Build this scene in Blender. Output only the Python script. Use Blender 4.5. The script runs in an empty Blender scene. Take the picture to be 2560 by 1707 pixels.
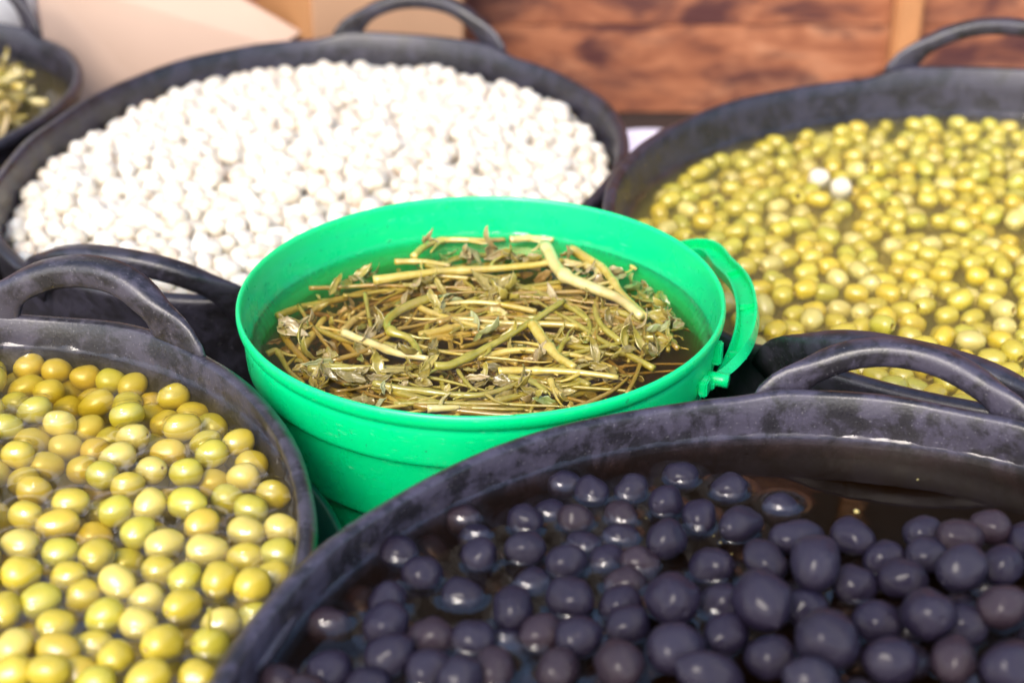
import bpy, bmesh, math, random
import numpy as np
from mathutils import Vector, Matrix, noise
R = math.radians
sc = bpy.context.scene
col = sc.collection
rnd = random.Random(7)

# ------------------------------------------------------------------ camera
EL = R(28.5)
CAM = Vector((0, 0, .95 * math.sin(EL)))
cd = bpy.data.cameras.new("camera")
cd.lens = 60; cd.sensor_width = 36; cd.clip_start = .02; cd.clip_end = 300
cd.dof.use_dof = True; cd.dof.focus_distance = .955; cd.dof.aperture_fstop = 5.2
cd.dof.aperture_blades = 8
cam = bpy.data.objects.new("camera", cd); col.objects.link(cam)
cam.location = CAM; cam.rotation_euler = (R(90) - EL, 0, 0)
sc.camera = cam

# ------------------------------------------------------------------ daylight
SUN_EL, SUN_AZ = R(42), R(200)          # azimuth clockwise from +Y (the way the camera looks)
w = bpy.data.worlds.new("World"); sc.world = w; w.use_nodes = True
nt = w.node_tree
sky = nt.nodes.new("ShaderNodeTexSky"); sky.sky_type = 'NISHITA'; sky.sun_disc = False
sky.sun_elevation = SUN_EL; sky.sun_rotation = SUN_AZ
sky.air_density = 1.0; sky.dust_density = 3.0; sky.ozone_density = 1.6
nt.nodes["Background"].inputs[1].default_value = .15
nt.links.new(sky.outputs[0], nt.nodes["Background"].inputs[0])
sl = bpy.data.lights.new("sun", 'SUN'); sl.energy = .85; sl.angle = R(24); sl.color = (1, .94, .86)
so = bpy.data.objects.new("sun", sl); col.objects.link(so)
sd = Vector((math.sin(SUN_AZ) * math.cos(SUN_EL), math.cos(SUN_AZ) * math.cos(SUN_EL), math.sin(SUN_EL)))
so.rotation_euler = (-sd).to_track_quat('-Z', 'Y').to_euler()
so.location = sd * 5
vs = sc.view_settings
sc.display_settings.display_device = 'sRGB'
vs.view_transform = 'Standard'; vs.look = 'None'; vs.gamma = 1; vs.exposure = 1.36
cy = sc.cycles
cy.max_bounces = 10; cy.diffuse_bounces = 4; cy.glossy_bounces = 4; cy.transmission_bounces = 4
cy.transparent_max_bounces = 12; cy.volume_bounces = 0
cy.sample_clamp_indirect = 6; cy.caustics_reflective = False; cy.caustics_refractive = False
cy.use_denoising = True

# ------------------------------------------------------------------ data: plan positions measured in metres
TUB = {
    'left': {'c': [-0.307, 0.68], 'zr': -0.012, 'zl': -0.03, 'rim': [0.2107, 0.0044, -0.006, 0.0021, -0.0015, -0.0061, -0.0056], 'base': -0.26, 'handles': [[1.271, 0.298]], 'liq': 0.202},
    'black': {'c': [0.1415, 0.512], 'zr': 0, 'zl': -0.022, 'rim': [0.2602, -0.0045, -0.0003, -0.0008, -0.0011, -0.0025, -0.0032], 'base': -0.26, 'handles': [[1.338, 0.229]], 'liq': 0.2565},
    'white': {'c': [-0.16, 1.278], 'zr': -0.065, 'zl': -0.1, 'rim': [0.2602, 0.0019, 0.0028, -0.0153, 0.0141, 0.0053, -0.0014], 'base': -0.26, 'handles': [[1.299, 0.255], [-1.91, 0.272]], 'liq': 0},
    'right': {'c': [0.367, 1.115], 'zr': -0.05, 'zl': -0.083, 'rim': [0.3001, 0.0025, 0.0002, 0.0004, 0.0015, -0.0014, 0.0023], 'base': -0.26, 'handles': [[1.385, 0.282], [-2.043, 0.285]], 'liq': 0},
    'six': {'c': [-0.587, 1.451], 'zr': -0.08, 'zl': -0.105, 'rim': [0.1973, 0.0007, -0.0045, -0.0005, -0.0001, -0.0033, 0.0034], 'base': -0.26, 'handles': [[1.182, 0.22]], 'liq': 0}}
# whole green olives: x, y, z (0.1 mm), half length, half width (0.01 mm), yaw, tilt (0.01 rad)
GREEN_ROWS = [
    [-3057, 8745, -426, 925, 775, 35, -20], [-2831, 8727, -379, 967, 775, 51, -33], [-2661, 8701, -391, 925, 775, 35, -6], [-2929, 8726, -491, 925, 775, 18, 11], [-2488, 8652, -406, 925, 775, 35, 28],
    [-2757, 8717, -512, 925, 775, 65, 3], [-2320, 8593, -402, 925, 775, 18, -14], [-2183, 8528, -390, 949, 775, 77, -20], [-2813, 8573, -425, 1138, 775, 29, 19], [-2591, 8672, -515, 925, 775, 249, 41],
    [-2668, 8498, -416, 940, 775, 35, 7], [-2422, 8529, -483, 1042, 775, 18, -31], [-2188, 8381, -422, 925, 775, 51, -24], [-2069, 8464, -470, 925, 775, 130, 40], [-1918, 8358, -363, 974, 775, 51, 5],
    [-2364, 8358, -413, 1114, 775, 29, -43], [-1802, 8267, -424, 972, 775, 35, -2], [-2837, 8379, -431, 931, 775, 0, -29], [-2545, 8432, -481, 925, 775, 0, -16], [-2033, 8315, -463, 925, 775, 18, -12],
    [-2663, 8188, -350, 1003, 775, 35, -18], [-2137, 8123, -345, 996, 775, 35, 14], [-1803, 7986, -338, 1072, 775, 51, -2], [-1671, 8145, -431, 925, 775, 279, -15], [-1942, 8195, -438, 925, 775, 51, 10],
    [-2772, 7998, -347, 940, 775, 35, 21], [-2492, 8052, -357, 945, 775, 18, -41], [-2352, 8120, -429, 925, 775, 88, -6], [-2633, 7975, -425, 1076, 775, 35, -25], [-2440, 7919, -424, 937, 775, 35, -4],
    [-2063, 7894, -350, 975, 775, 296, -32], [-2220, 8047, -456, 925, 775, 35, 1], [-1475, 7817, -331, 925, 775, 65, -1], [-1672, 7926, -407, 937, 775, 35, -8], [-2263, 7898, -440, 925, 775, 35, -26],
    [-1851, 7788, -377, 1011, 775, 0, -10], [-2098, 7682, -341, 1042, 775, 35, -27], [-1599, 7706, -336, 925, 775, 35, -34], [-2635, 7705, -340, 925, 775, 0, 6], [-2498, 7728, -422, 1008, 775, 35, -28],
    [-1391, 7701, -396, 925, 775, 35, 29], [-2736, 7608, -399, 925, 775, 157, 18], [-1892, 7554, -341, 944, 775, 263, -50], [-1710, 7538, -341, 925, 775, 0, 7], [-2302, 7724, -440, 925, 775, 35, -28],
    [-2140, 7507, -341, 925, 775, 279, 1], [-1414, 7546, -377, 925, 775, 18, 1], [-2584, 7589, -428, 925, 775, 35, -50], [-2236, 7216, -317, 1007, 800, 18, -6], [-2469, 7381, -350, 932, 800, 0, -6],
    [-1991, 7415, -350, 925, 800, 35, 24], [-1835, 7199, -317, 925, 822, 88, -30], [-1642, 7199, -306, 1096, 822, 279, 18], [-1464, 7347, -383, 925, 800, 0, -27], [-1231, 7356, -361, 925, 800, 296, -8],
    [-1576, 7593, -443, 925, 800, 0, -21], [-1318, 7183, -339, 925, 800, 279, 36], [-2447, 7135, -339, 925, 800, 279, 14], [-2004, 7162, -333, 925, 819, 35, 61], [-2265, 7040, -328, 1124, 800, 18, 16],
    [-1542, 7024, -317, 942, 800, 65, 21], [-1146, 7015, -339, 925, 800, 0, 21], [-1316, 6977, -328, 983, 800, 279, -15], [-1695, 6854, -317, 1014, 800, 51, -2], [-1846, 6954, -317, 925, 800, 65, 34],
    [-1481, 6809, -317, 1053, 800, 18, -10], [-2096, 7069, -422, 925, 800, 0, 5], [-2405, 6854, -317, 1014, 800, 279, -1], [-2190, 6794, -328, 925, 833, 35, 15], [-2007, 6764, -317, 925, 829, 105, -9],
    [-1893, 6856, -427, 925, 800, 0, -4], [-1133, 6795, -328, 925, 800, 0, 6], [-1295, 6780, -350, 964, 800, 296, 3], [-2321, 6572, -284, 1024, 854, 65, -22], [-2110, 6611, -339, 925, 800, 0, 22],
    [-1689, 6662, -339, 925, 800, 0, -32], [-1854, 6516, -295, 1019, 800, 249, -30], [-1547, 6574, -317, 925, 800, 105, -32], [-1376, 6517, -284, 976, 848, 119, 24], [-1215, 6463, -277, 968, 842, 88, -9],
    [-1139, 6635, -350, 925, 800, 35, -24], [-2191, 6393, -306, 1047, 800, 35, -28], [-2017, 6478, -350, 925, 800, 35, 11], [-1518, 6322, -284, 1038, 800, 97, -26], [-1711, 6435, -339, 925, 800, 35, -32],
    [-2333, 6308, -295, 954, 800, 149, 15], [-1861, 6257, -291, 947, 800, 51, -30], [-2079, 6218, -317, 946, 800, 35, -8], [-1700, 6217, -306, 925, 800, 279, 0], [-1194, 6328, -360, 925, 800, 0, -11],
    [-1328, 6258, -336, 925, 800, 0, -1], [-2213, 6021, -284, 925, 802, 88, 33], [-2013, 6001, -283, 1040, 800, 279, -13], [-1553, 6019, -262, 1041, 881, 97, -31], [-1346, 6060, -295, 925, 800, 65, -46],
    [-1749, 5946, -284, 925, 800, 140, -5], [-2004, 5806, -240, 936, 800, 0, -9], [-2163, 5821, -262, 925, 800, 35, 7], [-1897, 5896, -329, 925, 800, 0, -12], [-1573, 5785, -262, 1013, 800, 51, -12],
    [-1800, 5775, -284, 925, 800, 0, -18], [-1370, 5866, -328, 925, 800, 0, -13], [-1886, 6114, -354, 925, 800, 0, 4]]
BLACK_ROWS = [
    [269, 7279, -250, 900, 765, 35, -10], [401, 7161, -214, 900, 765, 249, 3], [601, 7182, -214, 900, 765, 65, 48], [65, 6891, -202, 900, 765, 249, 12], [312, 6921, -214, 909, 773, 18, -39],
    [535, 6970, -238, 900, 765, 226, 43], [-241, 6972, -259, 900, 765, 0, 9], [193, 7015, -250, 900, 765, 0, -24], [-174, 6843, -277, 900, 765, 0, 23], [-152, 6608, -202, 900, 765, 140, 0],
    [60, 6624, -178, 952, 775, 18, -15], [-539, 6653, -226, 900, 765, 279, -16], [-420, 6461, -202, 900, 765, 0, -25], [252, 6536, -190, 943, 775, 35, 1], [526, 6803, -250, 900, 765, 0, 27],
    [344, 6738, -250, 900, 765, 249, -8], [455, 6614, -240, 900, 765, 65, 11], [598, 6577, -220, 900, 765, 0, 47], [-569, 6253, -214, 900, 765, 130, -30], [-556, 6059, -178, 997, 847, 119, 6],
    [-226, 6331, -238, 900, 765, 0, -8], [2, 6152, -176, 937, 775, 140, -26], [95, 6446, -262, 900, 765, 65, -26], [261, 6240, -178, 1017, 865, 249, 0], [526, 6425, -238, 900, 765, 0, 11],
    [492, 6225, -202, 900, 765, 65, -13], [-831, 6160, -274, 900, 765, 0, 1], [-360, 5981, -202, 900, 765, 0, 18], [-163, 5985, -214, 900, 765, 0, 7], [116, 6016, -210, 900, 765, 65, 22],
    [292, 5931, -154, 913, 776, 35, 12], [509, 6048, -178, 900, 765, 65, 12], [-520, 5808, -177, 967, 775, 51, 46], [-766, 5736, -189, 900, 765, 88, 16], [-358, 5769, -202, 900, 765, 51, 3],
    [-229, 5685, -166, 900, 765, 65, 18], [-85, 5769, -202, 900, 765, 140, -23], [-18, 6037, -280, 900, 765, 0, -8], [200, 5740, -178, 900, 765, 105, 20], [452, 5683, -106, 1047, 890, 184, 16],
    [-620, 5694, -216, 900, 765, 0, 39], [860, 7319, -226, 950, 807, 279, 0], [758, 7035, -190, 950, 807, 88, -37], [1090, 7194, -226, 950, 807, 0, 49], [917, 6919, -202, 950, 807, 140, 27],
    [1099, 6805, -166, 1347, 826, 77, -26], [1343, 7070, -262, 989, 825, 0, 34], [718, 6658, -158, 1025, 871, 88, 1], [935, 6501, -190, 1053, 825, 263, -45], [1347, 6648, -130, 1350, 825, 35, -11],
    [1620, 6683, -154, 1072, 825, 263, -13], [1163, 6427, -106, 1080, 831, 226, 40], [1368, 6287, -34, 1262, 1073, 130, -20], [1741, 6541, -178, 950, 807, 35, -6], [1954, 6693, -130, 950, 807, 65, -7],
    [2106, 6588, -82, 1099, 825, 0, -9], [1930, 6503, -130, 950, 807, 35, -23], [2257, 6655, -78, 950, 807, 279, 5], [2402, 6605, -109, 950, 807, 157, 27], [2007, 6207, 14, 1126, 957, 65, 16],
    [2230, 6333, -58, 950, 807, 88, -23], [1571, 6345, -178, 950, 807, 0, -29], [1780, 6321, -130, 1028, 825, 296, 3], [715, 6173, -130, 1213, 1031, 195, -18], [1089, 6020, -34, 1303, 1107, 184, -16],
    [1784, 5881, 14, 1123, 954, 184, -42], [2118, 5931, 14, 950, 807, 0, 49], [1308, 6151, -154, 950, 807, 0, 23], [953, 6259, -226, 950, 807, 0, -24], [948, 5958, -154, 950, 807, 88, 23],
    [1593, 5973, -106, 950, 807, 0, 34], [1311, 5645, 41, 1237, 1052, 0, -60], [708, 5751, -82, 1111, 945, 35, -14], [1102, 5768, -130, 950, 807, 0, -10], [1577, 5626, -34, 1017, 828, 0, 16],
    [1966, 5947, -106, 950, 807, 0, -3], [1845, 5626, -34, 950, 807, 130, -6], [2015, 5462, 62, 989, 825, 0, -1], [818, 5596, -82, 1350, 825, 0, 46], [1235, 5478, -13, 1109, 825, 0, 54]]
# pickled stems: name, course (m), radius, tone
HERBS = [
    ('A', [(-0.0871, 0.9609, -0.0249), (-0.062, 0.9673, -0.0241), (-0.0372, 0.975, -0.0251), (0.0051, 0.9801, -0.0248), (0.0335, 0.9879, -0.0241)], 0.0025, 1),
    ('B', [(-0.0635, 0.9965, -0.0255), (-0.0581, 1.013, -0.0265), (-0.0439, 1.0225, -0.0258), (-0.023, 1.0219, -0.0255), (-0.0042, 1.0253, -0.0265)], 0.00205, 1),
    ('C', [(-0.0757, 0.9934, -0.0274), (-0.0583, 0.9936, -0.0274), (-0.0396, 0.9858, -0.0265)], 0.0018, 1),
    ('D', [(-0.0479, 0.9387, -0.0247), (-0.0648, 0.9257, -0.0257), (-0.0743, 0.9088, -0.0255), (-0.0713, 0.8922, -0.0247), (-0.0627, 0.8871, -0.0257), (-0.0576, 0.8789, -0.0255), (-0.054, 0.8641, -0.0247)], 0.00254, 2),
    ('E', [(-0.1006, 0.8934, -0.0254), (-0.0858, 0.8835, -0.0264), (-0.0662, 0.8682, -0.0259), (-0.0475, 0.8615, -0.0254)], 0.00217, 0),
    ('E2', [(-0.1022, 0.9099, -0.0336), (-0.096, 0.9251, -0.033), (-0.0871, 0.937, -0.0326)], 0.00202, 0),
    ('F', [(-0.0444, 0.852, -0.0253), (-0.0337, 0.8556, -0.0263), (-0.0157, 0.8742, -0.0261), (0.0048, 0.8973, -0.0253), (0.0317, 0.9354, -0.0263)], 0.00236, 2),
    ('G', [(-0.1172, 0.8534, -0.0276), (-0.097, 0.8514, -0.027), (-0.0743, 0.8516, -0.0266), (-0.0563, 0.8534, -0.0277)], 0.00192, 2),
    ('Hh', [(-0.0785, 0.8344, -0.0267), (-0.0596, 0.8299, -0.0277), (-0.0371, 0.8234, -0.027), (-0.015, 0.822, -0.0267), (0.0046, 0.838, -0.0277)], 0.00179, 2),
    ('I', [(-0.0559, 0.8989, -0.031), (-0.0353, 0.9073, -0.0301), (-0.0039, 0.9296, -0.031)], 0.00265, 1),
    ('J', [(-0.0501, 0.8959, -0.0326), (-0.0371, 0.9028, -0.0331), (-0.0239, 0.9078, -0.0336)], 0.00213, 1),
    ('K', [(-0.1061, 0.917, -0.0364), (-0.1001, 0.9379, -0.0364), (-0.0867, 0.9568, -0.0373), (-0.0623, 0.966, -0.0364)], 0.00155, 3),
    ('L', [(-0.1236, 0.8818, -0.0313), (-0.1198, 0.9033, -0.0323), (-0.1142, 0.9234, -0.0321)], 0.00244, 1),
    ('M', [(-0.1443, 0.8787, -0.0317), (-0.1391, 0.8821, -0.0315), (-0.1343, 0.8724, -0.0325), (-0.1277, 0.856, -0.0317), (-0.119, 0.8428, -0.0315)], 0.00179, 2),
    ('N', [(-0.1055, 0.8847, -0.0361), (-0.1076, 0.9122, -0.0371)], 0.00245, 3),
    ('O', [(-0.1227, 0.8567, -0.0374), (-0.1241, 0.8782, -0.0379), (-0.1221, 0.885, -0.0384)], 0.00208, 3),
    ('P', [(-0.1449, 0.9287, -0.0338), (-0.1299, 0.9423, -0.0343), (-0.1159, 0.9498, -0.0348), (-0.0969, 0.9609, -0.0338), (-0.0797, 0.9731, -0.0343)], 0.00221, 2),
    ('Q', [(-0.046, 0.8044, -0.0254), (-0.0287, 0.8069, -0.0259)], 0.00196, 0),
    ('R', [(-0.0784, 0.8414, -0.0328), (-0.0637, 0.8221, -0.0328), (-0.0565, 0.8183, -0.0337)], 0.00145, 1),
    ('Ss', [(-0.0077, 0.8457, -0.0254), (0.0067, 0.8494, -0.0264), (0.0202, 0.8476, -0.0259), (0.0382, 0.8448, -0.0254), (0.0605, 0.8402, -0.0264)], 0.00207, 1),
    ('T', [(-0.0308, 0.851, -0.0278), (-0.0241, 0.8335, -0.0282), (-0.0196, 0.8293, -0.0289)], 0.00118, 2),
    ('U', [(-0.0398, 0.8471, -0.0298), (-0.0385, 0.8363, -0.0298), (-0.0338, 0.8289, -0.0307), (-0.0266, 0.8256, -0.0298)], 0.00145, 2),
    ('V', [(-0.0112, 0.88, -0.0324), (0.0027, 0.8655, -0.0318)], 0.00196, 1),
    ('W', [(-0.0534, 0.9264, -0.0337), (-0.0495, 0.9259, -0.0329), (-0.036, 0.9288, -0.0327), (-0.0166, 0.9348, -0.0337)], 0.00175, 1),
    ('a', [(0.0221, 1.0088, -0.0233), (0.0277, 0.9797, -0.0241), (0.0371, 0.9595, -0.0231), (0.0534, 0.9447, -0.0234), (0.0665, 0.9332, -0.0241), (0.0784, 0.9082, -0.0231)], 0.00373, 0),
    ('b', [(0.0385, 1.0051, -0.0238), (0.0512, 0.986, -0.0238), (0.0603, 0.9659, -0.0229), (0.0678, 0.9391, -0.0238), (0.0804, 0.9095, -0.0238)], 0.00279, 1),
    ('c', [(0.0331, 0.9916, -0.0264), (0.047, 0.9833, -0.0258), (0.0586, 0.971, -0.0254)], 0.00215, 0),
    ('d', [(-0.0016, 1.0179, -0.0231), (0.013, 1.0226, -0.0241), (0.0309, 1.0285, -0.0234)], 0.00208, 0),
    ('e', [(0.0118, 0.9035, -0.0259), (0.019, 0.8828, -0.0266), (0.0261, 0.8663, -0.027), (0.0357, 0.8513, -0.0259)], 0.00303, 1),
    ('f', [(0.0004, 0.9454, -0.0326), (0.0072, 0.9283, -0.0336), (0.0148, 0.915, -0.0331)], 0.00227, 1),
    ('g', [(0.027, 0.8673, -0.0265), (0.0301, 0.8809, -0.0255), (0.034, 0.8861, -0.0257)], 0.00138, 2),
    ('h', [(0.042, 0.8972, -0.0301), (0.0507, 0.9027, -0.0293), (0.0595, 0.9085, -0.0291)], 0.0017, 1),
    ('i', [(0.0873, 0.922, -0.0314), (0.0904, 0.9494, -0.0324), (0.0929, 0.9573, -0.0319)], 0.00223, 2),
    ('j', [(0.088, 0.9185, -0.0306), (0.0932, 0.8991, -0.03), (0.0915, 0.8787, -0.0296)], 0.00203, 2),
    ('k', [(0.0286, 0.8555, -0.0283), (0.0338, 0.8462, -0.0293), (0.0434, 0.8369, -0.0291)], 0.00237, 2),
    ('l', [(0.006, 0.8738, -0.0333), (0.0135, 0.8833, -0.0343), (0.0183, 0.8898, -0.0336)], 0.00185, 3),
    ('m', [(0.0034, 0.9578, -0.0322), (0.0174, 0.9604, -0.0313), (0.0315, 0.9655, -0.0322)], 0.00279, 1),
    ('n', [(-0.0131, 0.9257, -0.0279), (-0.0074, 0.9276, -0.0289), (-0.0035, 0.9217, -0.0282)], 0.00193, 0),
    ('o', [(0.0825, 0.9096, -0.0292), (0.0791, 0.8877, -0.0292), (0.0751, 0.8834, -0.0301)], 0.00153, 2),
    ('p', [(0.0756, 0.9857, -0.0272), (0.0865, 0.9881, -0.0276)], 0.00132, 1),
    ('q', [(-0.0014, 0.8424, -0.0271), (0.0111, 0.8355, -0.0263), (0.0198, 0.8229, -0.0261)], 0.00162, 2),
    ('r', [(0.0219, 0.838, -0.0267), (0.0239, 0.829, -0.0277), (0.0277, 0.8225, -0.027)], 0.00179, 1)]
# leaf tufts: x, y, z, tone, count
TUFTS = [
    (-0.041, 0.9381, -0.0266, 0, 4), (-0.0167, 0.9467, -0.0266, 1, 5), (-0.0059, 0.9435, -0.0266, 2, 5), (-0.116, 0.8687, -0.0273, 1, 4),
    (-0.1021, 0.8574, -0.0273, 1, 3), (-0.0843, 0.8391, -0.0273, 3, 4), (-0.0561, 0.8482, -0.0273, 1, 3), (-0.0182, 0.8547, -0.0273, 3, 1),
    (-0.1068, 0.8593, -0.0273, 0, 2), (-0.0714, 0.8202, -0.0266, 0, 1), (-0.0489, 0.8713, -0.0266, 3, 4), (-0.1478, 0.9028, -0.0245, 4, 5),
    (-0.029, 1.0085, -0.0266, 4, 5), (-0.0125, 1.0109, -0.0266, 4, 4), (-0.1134, 0.8404, -0.0322, 2, 4), (-0.017, 0.9, -0.0273, 0, 2),
    (-0.1367, 0.9018, -0.0315, 2, 5), (-0.1048, 0.9737, -0.0301, 5, 4), (-0.0975, 0.9834, -0.0315, 5, 4), (-0.0468, 1.013, -0.0322, 5, 2),
    (-0.0611, 1.013, -0.0196, 4, 1), (-0.0894, 0.893, -0.0273, 4, 3), (-0.0475, 0.9288, -0.0273, 2, 3), (-0.0329, 0.923, -0.0308, 1, 3),
    (-0.1264, 0.8593, -0.0336, 2, 4), (-0.0954, 0.8427, -0.0273, 3, 3), (-0.0699, 0.8391, -0.0273, 2, 4), (-0.0556, 0.8391, -0.0273, 1, 3),
    (-0.053, 0.9666, -0.0266, 1, 3), (-0.0613, 0.9525, -0.0273, 4, 4), (-0.0797, 0.9005, -0.0308, 5, 2), (-0.0961, 0.9389, -0.0336, 1, 3),
    (-0.1103, 0.8458, -0.0322, 2, 3), (-0.1296, 0.9138, -0.0336, 5, 4), (-0.0153, 0.8428, -0.0294, 3, 4), (0.0018, 0.8302, -0.0273, 1, 3),
    (-0.109, 0.9296, -0.0343, 2, 3), (0.073, 0.9766, -0.0259, 4, 2), (0.0864, 0.8994, -0.0259, 0, 2), (0.0721, 0.8977, -0.0266, 4, 3),
    (0.0997, 0.9109, -0.0266, 4, 2), (0.0828, 0.9697, -0.0315, 5, 3), (0.094, 0.9731, -0.0287, 5, 4), (0.1051, 0.9619, -0.0287, 5, 3),
    (0.1073, 0.9414, -0.0294, 5, 3), (0.1081, 0.9272, -0.0308, 5, 4), (0.0671, 0.8764, -0.0273, 3, 3), (0.046, 0.8574, -0.0273, 1, 5),
    (0.0554, 0.8643, -0.028, 1, 2), (0.0057, 0.829, -0.0266, 3, 3), (0.0181, 0.8254, -0.0266, 1, 3), (0.0133, 0.8662, -0.0301, 4, 4),
    (0.0258, 0.8933, -0.028, 2, 4), (0.0389, 0.8907, -0.0266, 2, 3), (0.0556, 1.0139, -0.0315, 5, 2), (0.0347, 0.9973, -0.0224, 4, 2),
    (0.0553, 0.9391, -0.0315, 1, 4), (0.0402, 0.9556, -0.0322, 1, 3), (0.0987, 0.8867, -0.0287, 2, 5), (0.0869, 0.8694, -0.0266, 3, 2),
    (0.0589, 0.9134, -0.0301, 1, 4), (0.025, 0.9418, -0.0329, 1, 3), (0.0485, 0.9706, -0.0252, 4, 3), (-0.0055, 0.9541, -0.0259, 1, 5),
    (0.095, 0.9231, -0.0287, 2, 2), (-0.0047, 1.0017, -0.0245, 4, 4), (0.0076, 0.9937, -0.0252, 1, 3), (0.0467, 0.9194, -0.0322, 1, 4),
    (0.0763, 0.8744, -0.0294, 2, 3)]
STRAP = [(0.1121, 0.8543, -0.038), (0.1227, 0.8599, -0.036), (0.1349, 0.8789, -0.03), (0.1425, 0.9097, -0.026), (0.1437, 0.9487, -0.026), (0.1379, 0.9871, -0.031), (0.1234, 1.0263, -0.036)]

FLOOR = -.26

# ------------------------------------------------------------------ helpers
def link(name, me, m=None, parent=None, smooth=True):
    if isinstance(me, bmesh.types.BMesh):
        b = me; me = bpy.data.meshes.new(name); b.to_mesh(me); b.free()
    if smooth:
        me.polygons.foreach_set("use_smooth", [True] * len(me.polygons))
    if m is not None and not me.materials:
        me.materials.append(m)
    o = bpy.data.objects.new(name, me); col.objects.link(o)
    if parent is not None: o.parent = parent
    return o
def tag(o, label=None, cat=None, group=None, kind=None):
    if label: o['label'] = label
    if cat: o['category'] = cat
    if group: o['group'] = group
    if kind: o['kind'] = kind
    return o
def thing(name, loc, label, cat, group=None):
    o = bpy.data.objects.new(name, None); col.objects.link(o); o.location = loc
    o.empty_display_size = .02
    return tag(o, label, cat, group)
def mesh(name, v, f):
    me = bpy.data.meshes.new(name); me.from_pydata([tuple(p) for p in v], [], [tuple(q) for q in f]); me.update()
    return me
def box(bm, c, s, rot=None, bev=0):
    M = Matrix.Translation(c) @ (rot or Matrix()) @ Matrix.Diagonal((*s, 1))
    r = bmesh.ops.create_cube(bm, size=1, matrix=M)
    if bev:
        es = list({e for v in r['verts'] for e in v.link_edges})
        bmesh.ops.bevel(bm, geom=es, offset=bev, segments=2, affect='EDGES')
def lathe(prof, n=96, closed=False):
    """revolve (r, z) points"""
    v = []; f = []
    m = len(prof)
    for i in range(n):
        a = 2 * math.pi * i / n
        for r, z in prof: v.append((r * math.cos(a), r * math.sin(a), z))
    for i in range(n):
        j = (i + 1) % n
        for k in range(m - 1 + closed):
            l = (k + 1) % m
            f.append((i * m + k, j * m + k, j * m + l, i * m + l))
    return v, f
def catmull(P, n=6):
    P = [Vector(p) for p in P]
    if len(P) < 3:
        return [P[0].lerp(P[-1], i / n) for i in range(n + 1)]
    Q = [P[0] * 2 - P[1]] + P + [P[-1] * 2 - P[-2]]
    out = []
    for i in range(1, len(Q) - 2):
        a, b, c, d = Q[i - 1:i + 3]
        for k in range(n):
            t = k / n
            out.append(.5 * ((2 * b) + (c - a) * t + (2 * a - 5 * b + 4 * c - d) * t * t + (3 * b - a - 3 * c + d) * t ** 3))
    out.append(P[-1]); return out
def sweep(path, sec, up=None, close_ends=True):
    """sec(i, t) -> list of (n, b) section points; frame: b = tangent x up-ish"""
    v = []; f = []; m = None
    for i, p in enumerate(path):
        a = path[max(i - 1, 0)]; b = path[min(i + 1, len(path) - 1)]
        T = (b - a).normalized()
        U = up(i, p) if up else Vector((0, 0, 1))
        B = T.cross(U); B = B.normalized() if B.length > 1e-6 else Vector((1, 0, 0))
        N = B.cross(T).normalized()
        S = sec(i, i / (len(path) - 1)); m = len(S)
        for (n_, b_) in S: v.append(p + N * n_ + B * b_)
    for i in range(len(path) - 1):
        for k in range(m):
            l = (k + 1) % m
            f.append((i * m + k, (i + 1) * m + k, (i + 1) * m + l, i * m + l))
    if close_ends:
        f.append(tuple(range(m - 1, -1, -1))[::-1]); f.append(tuple(range((len(path) - 1) * m, len(path) * m))[::-1])
    return v, f
def fixn(me):
    bm = bmesh.new(); bm.from_mesh(me); bmesh.ops.recalc_face_normals(bm, faces=bm.faces); bm.to_mesh(me); bm.free(); return me

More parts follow.
